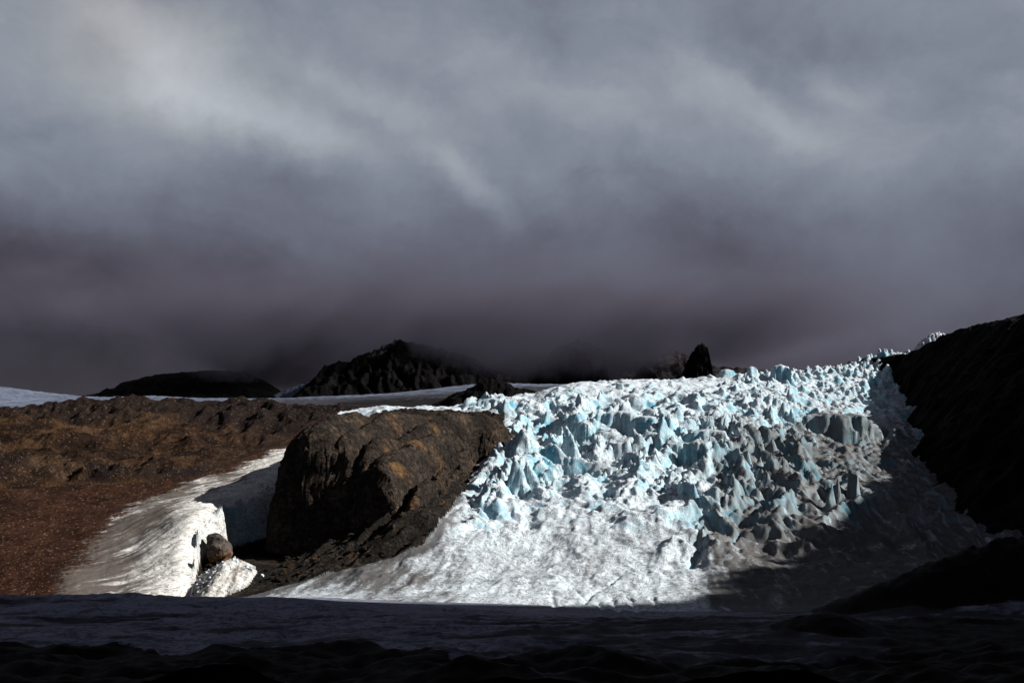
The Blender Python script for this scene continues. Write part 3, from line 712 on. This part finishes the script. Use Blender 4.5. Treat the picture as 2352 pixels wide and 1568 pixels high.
hill = setting(sub_mesh('moraine_hillside', V, FQ, pick(is_hill), M_EARTH, {'dark': dark, 'scrub': scrub}), 'brown earthy moraine hillside above the ice tongue')
fi_ = np.where((fsid > 0) & pick(is_ice))[0]
order = fi_[np.argsort(fsid[fi_], kind='stable')]
for grp in np.split(order, np.where(np.diff(fsid[order]))[0] + 1):
    f = FQ[grp]; used, inv = np.unique(f, return_inverse=True)
    mesh_obj('serac', V[used], inv.reshape(f.shape), M_ICE, {q: v[used] for q, v in attrs.items()}, icefall)
# rubble fan of fallen ice versus bare rock in the strip
is_rub = is_strip & (rubfull > 0.5)
a2 = dict(attrs); a2['dirt'] = np.full_like(X, 0.70); a2['blue'] = np.zeros_like(X); a2['debris'] = np.full_like(X, 0.15)
pile_o = setting(sub_mesh('ice_rubble', V, FQ, pick(is_rub), M_TONGUE, a2), 'fan of dirty crushed ice rubble below the cave mouth of the ice tongue', kind='stuff')
strip = setting(sub_mesh('rock_ledges', V, FQ, pick(is_strip & ~is_rub), M_STRIP, {'patch': np.ones_like(X)}), 'dark rock ledges between the rock dome and the ice apron')

# ------------------------------------------------------------------ rock dome
OUT = [(-150, 629), (-160, 645), (-163, 665), (-164, 720), (-152, 790), (-100, 850), (-20, 880), (12, 850), (8, 815), (-8, 790), (-22, 765), (-34, 738), (-42, 705), (-48, 670), (-50, 640), (-54, 610), (-62, 600), (-80, 610), (-98, 622), (-112, 629), (-130, 627)]
dtop = TPS([(-156, 655, -22), (-148, 652, -8), (-136, 652, 4), (-122, 664, 11), (-140, 690, 6), (-150, 720, -6), (-131, 727, 12), (-92, 762, 14), (-60, 787, 12), (-33, 806, 16), (-9, 812, 12), (0, 800, 8),
            (-128, 634, -2), (-111, 640, 0), (-100, 633, -15), (-92, 634, -12), (-77, 620, -28), (-64, 608, -38), (-100, 684, 8), (-112, 702, 9),
            (-52, 655, -28), (-46, 700, -21), (-85, 670, -5), (-40, 745, -15), (-25, 775, 0), (-75, 720, 4), (-60, 740, 4), (-45, 770, 10),
            (-120, 800, 12), (-100, 840, 10), (-40, 850, 10), (10, 850, 0)], 1e-5)
gx = np.arange(-182, 26, 0.75, dtype=np.float32); gy = np.arange(596, 892, 0.8, dtype=np.float32)
DX, DY = np.meshgrid(gx, gy); DX = DX.ravel(); DY = DY.ravel()
wob = 3.5 * fbm(DX / 18, DY / 18, 3, 301)
sd = sdist(DX, DY, OUT) + wob + 0.5 * fbm(DX / 6, DY / 6, 2, 303)
zt = dtop(DX, DY)
GROOVE = [([(1085, 950), (960, 965), (860, 990), (825, 1020), (805, 1070), (798, 1110)], 6.0), ([(1100, 985), (1010, 990), (930, 1010), (880, 1030), (850, 1060)], 4.0),
          ([(1120, 995), (1060, 1010), (1010, 1040), (975, 1075), (935, 1100), (920, 1140)], 7.0), ([(1140, 975), (1100, 990), (1075, 1020)], 4.0), ([(900, 955), (820, 975), (770, 1000), (745, 1040)], 3.5)]
for P, dep in GROOVE:
    q = [tuple(a) for a in project([p[0] for p in P], [p[1] for p in P], dtop, 560, 900, 500)]
    d = dline(DX + 1.5 * fbm(DX / 8, DY / 8, 2, 305), DY + 1.5 * fbm(DX / 8, DY / 8, 2, 307), q)
    zt -= 2.2 * dep * np.exp(-(d / 4.8) ** 1.2); zt += 0.6 * dep * np.exp(-((d - 11) / 7) ** 2)
zt += 1.8 * fbm(DX / 22, DY / 22, 4, 311) + 1.3 * (ridged((DX * 0.7 + DY * 0.7) / 26, (DX * -0.7 + DY * 0.7) / 5.5, 4, 315) - 0.4) + 0.4 * fbm(DX / 2.5, DY / 2.5, 3, 319)
jf1, jf2, jid, jdx, jdy = worley((DX * 0.75 + DY * 0.66) / 11, (DX * -0.66 + DY * 0.75) / 4.5, 341)
zt += 1.5 * (_rnd[2][jid] - 0.5) + 1.6 * (jdx * (_rnd[3][jid] - 0.5) + jdy * (_rnd[1][jid] - 0.5)) - 0.9 * sstep(jf2 - jf1, 0.10, 0.0)
W = np.where(DY < 700, 9.0, 18.0) + 9 * sstep(DX, -132, -150) 
q = np.clip(sd / W, 0, 1); prof = np.sqrt(np.clip(1 - (1 - q) ** 2, 0, 1)) ** 0.9
fl = base(DX, DY); fl = np.minimum(fl, -60) - 14
zd = fl + (zt - fl) * prof
# blocky joints on the cliffs
cl = np.clip(1 - q, 0, 1) * q * 4
zd += cl * (2.0 * (ridged(DX / 7, DY / 9, 3, 323) - 0.5) + 2.5 * (_rnd[0][jid] - 0.5))
cm = np.clip(cl * 1.3, 0, 1)                               # break the cliffs into ledges and overhangs
ox = cm * (4.2 * fbm(zd / 9, DY / 22, 3, 351) + 2.2 * (ridged(zd / 4, DX / 9, 2, 355) - 0.5)); oy = cm * (4.2 * fbm(zd / 9, DX / 22, 3, 361) + 2.2 * (ridged(zd / 4, DY / 9, 2, 365) - 0.5))
DV = np.c_[DX + ox, DY + oy, zd]; DF = grid_faces(len(gy), len(gx)); keep = sd[DF].max(1) > -0.5
patch = sstep(fbm(DX / 25, DY / 25, 3, 331), -0.1, 0.3) * sstep(CX + F * DX / DY, 760, 900)
dome = setting(sub_mesh('rock_dome', DV, DF, keep, M_DOME, {'patch': patch}), 'big ice-worn dome of dark grooved rock with orange streaks beside the icefall')

# ------------------------------------------------------------------ right-hand mountain, its crest runs on out of the frame
TS = SUN.y / SUN.x                                        # one sun ray stays on one value of c = y - TS * x
crest = [(y - TS * x, x, z) for y, x, z in [(1700, 545, 118), (1400, 543, 112), (1330, 543, 116), (1250, 543, 128), (1180, 549, 131), (1120, 552, 131), (1080, 556, 133), (980, 566, 134)]]
foot = [(y - TS * x, x) for y, x in [(1780, 500), (1500, 520), (1450, 525), (1350, 512), (1080, 430), (900, 364), (800, 345), (700, 318), (560, 282), (450, 240), (300, 205), (-200, 180)]]
for u, v, yq in [(1990, 1120, 840), (1960, 1155, 790), (1860, 1215, 690), (1770, 1290, 605), (1650, 1345, 550), (1540, 1392, 500)]:   # where the edge of its shadow lies on the ice
    px, py, pz = XYZ(u, v, yq); c_ = py - TS * px
    xc = float(np.interp(c_, [480, 860], [720, 566]))
    crest.append((c_, xc, pz + (xc - px) / SUN.x * SUN.z))
crest += [(496, 722, 330), (484, 722, 352), (474, 722, 398), (458, 724, 452), (446, 726, 500), (437, 728, 545), (425, 740, 600), (300, 760, 640), (0, 760, 620), (-600, 760, 560)]
crest.sort(); foot.sort()
gx = np.concatenate([np.arange(170, 620, 2.2), np.arange(620, 800, 6), np.geomspace(800, 1500, 30)]).astype(np.float32)
gy = np.concatenate([np.arange(-300, 380, 14), np.arange(380, 1500, 2.6), np.arange(1500, 1760, 8)]).astype(np.float32)
MX, MY = np.meshgrid(gx, gy); MX = MX.ravel(); MY = MY.ravel()
cyy = np.array(crest); fy = np.array(foot)
MC = MY - TS * MX + 5 * fbm(MX / 40, MY / 40, 3, 401)
Xc = np.interp(MC, cyy[:, 0], cyy[:, 1]); Zc = np.interp(MC, cyy[:, 0], cyy[:, 2])
Zc = Zc + sstep(MC, 500, 560) * sstep(MC, 880, 800) * (34 * fbm(MC / 34, MC * 0 + 3.3, 4, 431, 0.65) + 26 * (ridged(MC / 22, MC * 0 + 1.7, 3, 435) - 0.5))
Xf = np.interp(MC, fy[:, 0], fy[:, 1]); zf = base(np.clip(Xf, -300, 700), np.clip(MC + TS * Xf, 150, 1650)) - 6
Xf = Xf + 26 * fbm(MX / 60, MY / 45, 4, 421) * sstep(MY, 1500, 1420)
s_ = (MX - Xf) / (Xc - Xf)
mz = np.where(s_ < 0, zf + 0.9 * (MX - Xf), zf)
mz = np.where((s_ >= 0) & (s_ < 1), zf + (Zc - zf) * np.clip(s_, 0, 1) ** np.interp(MC, [560, 800], [1.7, 0.85]), np.where(s_ >= 1, Zc - 0.25 * (MX - Xc), mz))
en = sstep(s_, -0.05, 0.2)
near_crest = np.exp(-((s_ - 1) / 0.12) ** 2)
mz += en * (13 * fbm(MX / 70, MY / 70, 4, 403) * (1 - 0.85 * near_crest) + 12 * (ridged(MX / 60, MY / 45, 4, 407) - 0.45) * (1 - 0.75 * near_crest) + 1.6 * fbm(MX / 12, MY / 12, 3, 411))
pt = 0.8 * sstep(s_, 0.7, 0.98) * sstep(MY, 900, 1000)
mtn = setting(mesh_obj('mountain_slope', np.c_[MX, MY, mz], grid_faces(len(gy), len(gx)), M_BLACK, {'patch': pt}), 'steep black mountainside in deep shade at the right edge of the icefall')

# ------------------------------------------------------------------ far glacier plateau, dark knob, far mountains
gx = np.arange(-1500, 900, 6.0, dtype=np.float32); gy = np.arange(1120, 2900, 9.0, dtype=np.float32)
GX, GY = np.meshgrid(gx, gy); GX = GX.ravel(); GY = GY.ravel()
ft = TPS([XYZ(u, v, Yq) for u, v, Yq in [(-200, 955, 1350), (100, 948, 1300), (300, 938, 1400), (500, 935, 1400), (700, 932, 1400), (900, 930, 1400), (1100, 905, 1500), (1300, 905, 1500),
      (-250, 872, 2200), (0, 890, 2200), (90, 902, 2200), (180, 914, 2150), (350, 911, 2150), (500, 916, 2150), (620, 916, 2150), (760, 911, 2200), (900, 904, 2200), (1000, 894, 2200), (1100, 882, 2200), (1250, 884, 2200),
      (-250, 900, 1750), (100, 930, 1750), (400, 921, 1750), (700, 921, 1750), (1000, 908, 1800), (1200, 893, 1800), (1700, 880, 2200), (2100, 870, 2200)]]
      + [XY(u, 2850) + (z,) for u, z in [(-200, 90), (300, 60), (800, 70), (1200, 110), (1700, 130)]], 1e-4)
gz = ft(GX, GY) - 70 * sstep(GX / GY, 0.10, 0.20) * sstep(GY, 1900, 1500) + 3.5 * fbm(GX / 90, GY / 60, 4, 501) + 2.6 * (ridged(GX / 30, GY / 60, 3, 505) - 0.4) * sstep(GX, -500, -900) + 2.4 * (ridged(GX / 18, GY / 40, 3, 509) - 0.4)
gu = CX + F * GX / GY
gd = 0.50 + 0.50 * sstep(gu, 500, 720) * sstep(GY, 2100, 1700) + 0.30 * fbm(GX / 120, GY / 60, 4, 511)
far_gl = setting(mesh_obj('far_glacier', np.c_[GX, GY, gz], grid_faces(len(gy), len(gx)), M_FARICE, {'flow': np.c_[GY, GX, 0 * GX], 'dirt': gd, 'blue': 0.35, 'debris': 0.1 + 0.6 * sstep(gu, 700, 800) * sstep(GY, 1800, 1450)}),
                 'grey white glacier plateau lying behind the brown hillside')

def hump(name, label, prof, Yc, dfront, dback, zb, mat, nx=160, ny=90, rough=1.0, snowf=None, seed=0, pw=1.0, lean=0.0):
    """a hill whose skyline follows measured (u, v) points at distance Yc"""
    px = np.array([XYZ(u, v, Yc) for u, v in prof]); xs = np.linspace(px[0, 0], px[-1, 0], nx); ts = np.linspace(-1, 1, ny)
    A, T = np.meshgrid(xs, ts); A = A.ravel(); T = T.ravel()
    top = np.interp(A, px[:, 0], px[:, 2]); top = top + 0.07 * rough * np.maximum(top - zb, 0) * (fbm(A / (0.08 * dfront), A * 0 + seed * 3.7, 4, 640 + seed, 0.6) + 0.5 * (ridged(A / (0.12 * dfront), A * 0 + seed, 3, 650 + seed) - 0.5))
    y = Yc + np.where(T < 0, T * dfront, T * dback)
    s = np.clip(1 - np.abs(T), 0, 1) ** pw
    w = 0.03 * dfront
    hgt = np.maximum(top - zb, 0)
    A2 = A + 3.0 * w * fbm(A / (w * 6), y / (w * 6), 3, 630 + seed) + 0.5 * (y - Yc)
    fall = s * (1 + 0.55 * rough * (ridged(A2 / (w * 7), y / (w * 9), 4, 600 + seed) - 0.5) * (1 - s) * 2.0)
    z = zb + hgt * fall + rough * 0.03 * hgt * fbm(A / (w * 1.4), y / (w * 1.4), 4, 610 + seed)
    x = A + lean * (1 - s)
    sn = snowf(CX + F * x / y, HV - F * z / y, T) if snowf else np.zeros_like(x)
    return setting(mesh_obj(name, np.c_[x, y, z], grid_faces(ny, nx), mat, {'snow': sn, 'patch': np.zeros_like(x), 'dirt': np.full_like(x, 0.3), 'blue': 0 * x, 'debris': 0 * x, 'flow': np.c_[x, y, 0 * x]}), label)

hump('dark_hill', 'small dark pointed rock knoll behind the left end of the icefall', [(960, 940), (1000, 925), (1040, 905), (1085, 888), (1110, 872), (1130, 867), (1150, 872), (1180, 888), (1215, 893), (1250, 905), (1300, 930)], 1290, 110, 90, 18, M_BLACK, 150, 80, 1.0, None, 1)
hump('far_mesa', 'flat-topped black mountain fading into cloud behind the glacier plateau', [(120, 935), (170, 912), (215, 904), (268, 898), (282, 878), (330, 866), (385, 857), (450, 851), (500, 850), (560, 852), (600, 868), (640, 895), (700, 935)], 3050, 300, 420, 80, M_FAR, 200, 70, 0.8, None, 2, 0.8)
def snow_peak(u, v, T):
    s = np.exp(-((u - (880 + (v - 800) * -1.1)) / 16) ** 2) * sstep(v, 830, 815) * (T > -0.4)
    s = np.maximum(s, 0.75 * np.exp(-((v - (912 - (u - 700) * 0.06)) / 10) ** 2) * sstep(u, 720, 660))
    s = np.maximum(s, 0.8 * sstep(u, 1130, 1150) * sstep(v, 850, 862))
    return s
hump('far_peak', 'black craggy peak with its summit ridge in the cloud', [(640, 940), (690, 908), (720, 870), (745, 841), (775, 830), (800, 829), (830, 815), (870, 800), (900, 786), (918, 777), (932, 784), (960, 788), (1010, 800), (1080, 818), (1130, 845), (1180, 866), (1240, 885), (1330, 920)], 2900, 240, 420, 85, M_FAR, 260, 90, 0.9, snow_peak, 3, 0.8)
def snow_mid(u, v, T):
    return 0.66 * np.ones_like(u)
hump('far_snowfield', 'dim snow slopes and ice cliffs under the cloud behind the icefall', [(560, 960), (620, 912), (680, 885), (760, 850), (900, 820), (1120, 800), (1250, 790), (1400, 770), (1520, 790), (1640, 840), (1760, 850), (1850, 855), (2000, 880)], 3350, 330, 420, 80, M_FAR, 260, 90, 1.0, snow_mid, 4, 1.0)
hump('far_bluff', 'black rock bluff wrapped in cloud between dim snow slopes', [(1200, 930), (1228, 880), (1236, 840), (1270, 800), (1330, 780), (1380, 800), (1396, 850), (1410, 900), (1425, 940)], 2960, 150, 250, 90, M_FAR, 110, 60, 0.8, None, 5, 0.7)
hump('rock_pinnacle', 'dark pointed rock pinnacle standing above the icefall skyline', [(1545, 925), (1568, 855), (1582, 822), (1597, 797), (1608, 788), (1618, 787), (1625, 800), (1631, 835), (1640, 860), (1668, 925)], 2860, 120, 160, 100, M_FAR, 90, 60, 0.8, None, 6, 0.8)
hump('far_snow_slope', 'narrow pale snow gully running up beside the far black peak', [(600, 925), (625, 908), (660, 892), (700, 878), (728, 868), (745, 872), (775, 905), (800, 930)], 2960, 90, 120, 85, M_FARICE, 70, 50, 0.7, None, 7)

hump('hanging_ice', 'small bright ice cliff peeping over the black mountain skyline', [(2090, 815), (2108, 790), (2122, 776), (2138, 764), (2152, 762), (2168, 765), (2185, 785), (2210, 815)], 1380, 22, 30, 95, M_ICE, 60, 30, 1.2, None, 8, 0.6)
# valley floor far below everything, reaching the horizon
g = np.linspace(-1, 1, 90); A, B = np.meshgrid(np.sign(g) * np.abs(g) ** 2.2 * 14000, np.sign(g) * np.abs(g) ** 2.2 * 14000)
A = A.ravel().astype(np.float32); B = B.ravel().astype(np.float32)
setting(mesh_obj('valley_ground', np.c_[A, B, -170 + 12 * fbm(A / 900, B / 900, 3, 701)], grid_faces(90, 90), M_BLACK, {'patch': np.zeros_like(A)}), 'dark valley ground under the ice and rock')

# ------------------------------------------------------------------ surface lookup
surf_cache = (NR, NC)
ZG = Z.reshape(NR, NC)
def surf(x, y):
    """height of the finished valley surface"""
    u = CX + F * x / y
    c = np.clip((u - uu[0]) / (uu[1] - uu[0]), 0, NC - 1.001); r = np.clip(np.interp(y, YY, np.arange(NR)), 0, NR - 1.001)
    i, j = int(r), int(c); a, b = r - i, c - j
    return float((1 - a) * ((1 - b) * ZG[i, j] + b * ZG[i, j + 1]) + a * ((1 - b) * ZG[i + 1, j] + b * ZG[i + 1, j + 1]))

# ------------------------------------------------------------------ boulders and blocks of ice
def lump(seed, cuts, rough, sub=3):
    """angular stone: a ball cut by random planes, then roughened"""
    import bmesh
    r = np.random.default_rng(seed)
    bm = bmesh.new(); bmesh.ops.create_icosphere(bm, subdivisions=sub, radius=1.0)
    P = np.array([v.co[:] for v in bm.verts])
    for _ in range(cuts):
        n = r.normal(size=3); n /= np.linalg.norm(n); d = r.uniform(0.38, 0.78)
        o = P @ n - d; P -= np.outer(np.clip(o, 0, None) * 0.93, n)
    P += rough * np.c_[pn(P[:, 1] * 2.5 + seed, P[:, 2] * 2.5, 3), pn(P[:, 2] * 2.5, P[:, 0] * 2.5 + seed, 4), pn(P[:, 0] * 2.5, P[:, 1] * 2.5 + seed, 5)]
    Fc = np.array([[v.index for v in f.verts] for f in bm.faces]); bm.free()
    return P, Fc

bx, by = XY(505, 594); bz = surf(bx, by)
P, Fc = lump(17, 22, 0.16, 4)
P = P * np.array([13.0, 9.5, 11.5]); P[:, 0] += 0.25 * np.clip(P[:, 2], 0, None) * -0.2
P += 0.35 * np.c_[pn(P[:, 1] / 2, P[:, 2] / 2, 3), pn(P[:, 2] / 2, P[:, 0] / 2, 4), pn(P[:, 0] / 2, P[:, 1] / 2, 5)]
bo = mesh_obj('boulder', P, Fc, M_BOULDER, {'patch': sstep(P[:, 2], 4, -4)}, smooth=False)
bo.location = (bx, by, bz + 7.0); thing(bo, 'huge grey boulder with broken orange face in the cave mouth below the ice tongue', 'boulder')

stone_mesh = []
for i in range(6):
    P, Fc = lump(40 + i, 9, 0.12, 2); o = mesh_obj('boulder', P, Fc, M_STRIP, {'patch': np.ones(len(P))}, smooth=False); stone_mesh.append(o.data); bpy.data.objects.remove(o)
ice_mesh = []
for i in range(6):
    P, Fc = lump(60 + i, 8, 0.12, 2); o = mesh_obj('ice_block', P, Fc, M_SERAC, {'dirt': np.full(len(P), 0.15), 'blue': np.full(len(P), 0.25), 'debris': np.zeros(len(P)), 'flow': P}, smooth=False); ice_mesh.append(o.data); bpy.data.objects.remove(o)

def place(name, me, x, y, s, label, cat, group, sink=0.35):
    o = bpy.data.objects.new(name, me); COL.objects.link(o)
    sx, sy, sz = s * random.uniform(.8, 1.3), s * random.uniform(.8, 1.3), s * random.uniform(.6, 1.0)
    o.scale = (sx, sy, sz); o.rotation_euler = (random.uniform(-.3, .3), random.uniform(-.3, .3), random.uniform(0, 6.28))
    o.location = (x, y, surf(x, y) + sz * (0.75 - sink)); thing(o, label, cat, group)
    return o
n = 0
while n < 75:
    u = random.uniform(448, 590); Yp = random.uniform(528, 598); x, y = XY(u, Yp)
    if not inpoly(np.array([x]), np.array([y]), pile)[0]: continue
    big_ = random.random() < (0.55 if u > 500 and Yp > 565 else 0.12)
    place('ice_block', random.choice(ice_mesh), x, y, random.uniform(0.9, 1.9) if big_ else random.uniform(0.4, 0.9), ('large white block of fallen ice standing proud of the crushed ice rubble' if big_ else 'small white lump of fallen ice lying on the crushed ice rubble'), 'ice block', 'ice blocks on the rubble fan'); n += 1
for (u, Yp, s) in [(603, 566, 1.5)]:
    place('ice_block', ice_mesh[0], *XY(u, Yp), s, 'lone white ice block among dark boulders beside the rubble fan', 'ice block', None)
for (u, Yp, s) in [(622, 560, 1.8), (640, 556, 2.6), (660, 552, 2.0), (612, 575, 1.6), (632, 570, 2.2), (650, 568, 1.5), (598, 556, 1.4), (676, 556, 1.6)]:
    place('boulder', random.choice(stone_mesh), *XY(u, Yp), s, 'brown grey boulder in the cluster between the rubble fan and rock ledges', 'boulder', 'boulders beside the rubble fan')
for (u, Yp, s) in [(478, 588, 2.6), (492, 583, 2.2), (470, 580, 2.0), (515, 588, 2.4), (485, 596, 3.0)]:
    place('boulder', random.choice(stone_mesh), *XY(u, Yp), s, 'dark stone at the foot of the huge boulder in the cave mouth', 'boulder', 'stones below the huge boulder')
n = 0
while n < 46:
    u = random.uniform(640, 1000); Yp = random.uniform(545, 645); x, y = XY(u, Yp)
    if sdist(np.array([x]), np.array([y]), STRIP)[0] < 4 or sdist(np.array([x]), np.array([y]), OUT)[0] > -3: continue
    bs = random.uniform(0.9, 2.6); place('boulder', random.choice(stone_mesh), x, y, bs, ('large dark boulder resting on the rock ledges under the rock dome' if bs > 1.9 else 'small dark stone lying on the rock ledges under the rock dome'), 'boulder', 'boulders on the rock ledges'); n += 1

# ------------------------------------------------------------------ cloud bank that hides the summits
def cloud():
    x0, x1, y0, y1, z0, z1 = -2300, 1500, 2740, 3900, 150, 860
    V = [(x, y, z) for z in (z0, z1) for y in (y0, y1) for x in (x0, x1)]
    Fc = [(0, 2, 3, 1), (4, 5, 7, 6), (0, 1, 5, 4), (2, 6, 7, 3), (0, 4, 6, 2), (1, 3, 7, 5)]
    m = bpy.data.materials.new('cloud_vapour'); m.use_nodes = True; t = NT(m.node_tree); t.n.clear()
    g = t.n.new('ShaderNodeNewGeometry'); P = g.outputs['Position']; s = t.sep(P)
    n1, _ = t.noise(t.mapping(P, scale=(1, 1, 1.6)), 0.0045, 5.0, 0.58, 0.6)
    n2, _ = t.noise(P, 0.018, 4.0, 0.62)
    base_h = [(60, 380), (300, 320), (440, 220), (490, 175), (580, 165), (660, 225), (760, 285), (890, 300), (925, 280), (960, 225), (1040, 180), (1150, 170), (1230, 178), (1330, 188), (1420, 180), (1520, 205), (1590, 290), (1640, 290), (1720, 260), (2000, 300), (2150, 340)]
    xs = t.math('DIVIDE', t.math('SUBTRACT', s[0], x0), x1 - x0, clamp=True)
    bh = t.ramp(xs, [(((u - CX) / F * 2880 - x0) / (x1 - x0), (h / 500.0,) * 3) for u, h in base_h], 'EASE')
    hgt = t.math('SUBTRACT', s[2], t.math('MULTIPLY', t.sep(bh)[0], 500.0))
    hgt = t.math('ADD', hgt, t.math('MULTIPLY', t.math('SUBTRACT', n1, 0.5), 150.0))
    hgt = t.math('ADD', hgt, t.math('MULTIPLY', t.math('SUBTRACT', n2, 0.5), 110.0))
    d = t.step(hgt, -30.0, 80.0)
    topf = t.step(t.math('ADD', s[2], t.math('MULTIPLY', t.math('SUBTRACT', n1, 0.5), 500.0)), 560.0, 190.0)
    topf = t.math('MULTIPLY', topf, t.step(s[2], z1 - 5.0, z1 - 200.0))
    sidef = t.math('MULTIPLY', t.step(s[0], x0 + 10.0, x0 + 1700.0), t.step(s[0], x1 - 10.0, x1 - 1000.0))
    frontf = t.step(s[1], y0 + 5.0, y0 + 90.0)
    d = t.math('MULTIPLY', t.math('MULTIPLY', d, topf), t.math('MULTIPLY', sidef, frontf))
    pv = t.n.new('ShaderNodeVolumePrincipled')
    pv.inputs['Color'].default_value = (0.125, 0.12, 0.165, 1)  # dark scatter colour stands for vapour the sun does not reach
    pv.inputs['Anisotropy'].default_value = 0.0
    t.l.new(t.math('MULTIPLY', d, 0.011), pv.inputs['Density'])
    o = t.n.new('ShaderNodeOutputMaterial'); t.l.new(pv.outputs[0], o.inputs['Volume'])
    ob = mesh_obj('cloud_bank', V, Fc, m, smooth=False)
    setting(ob, 'low grey cloud bank wrapped round the far summits', kind='stuff')
cloud()
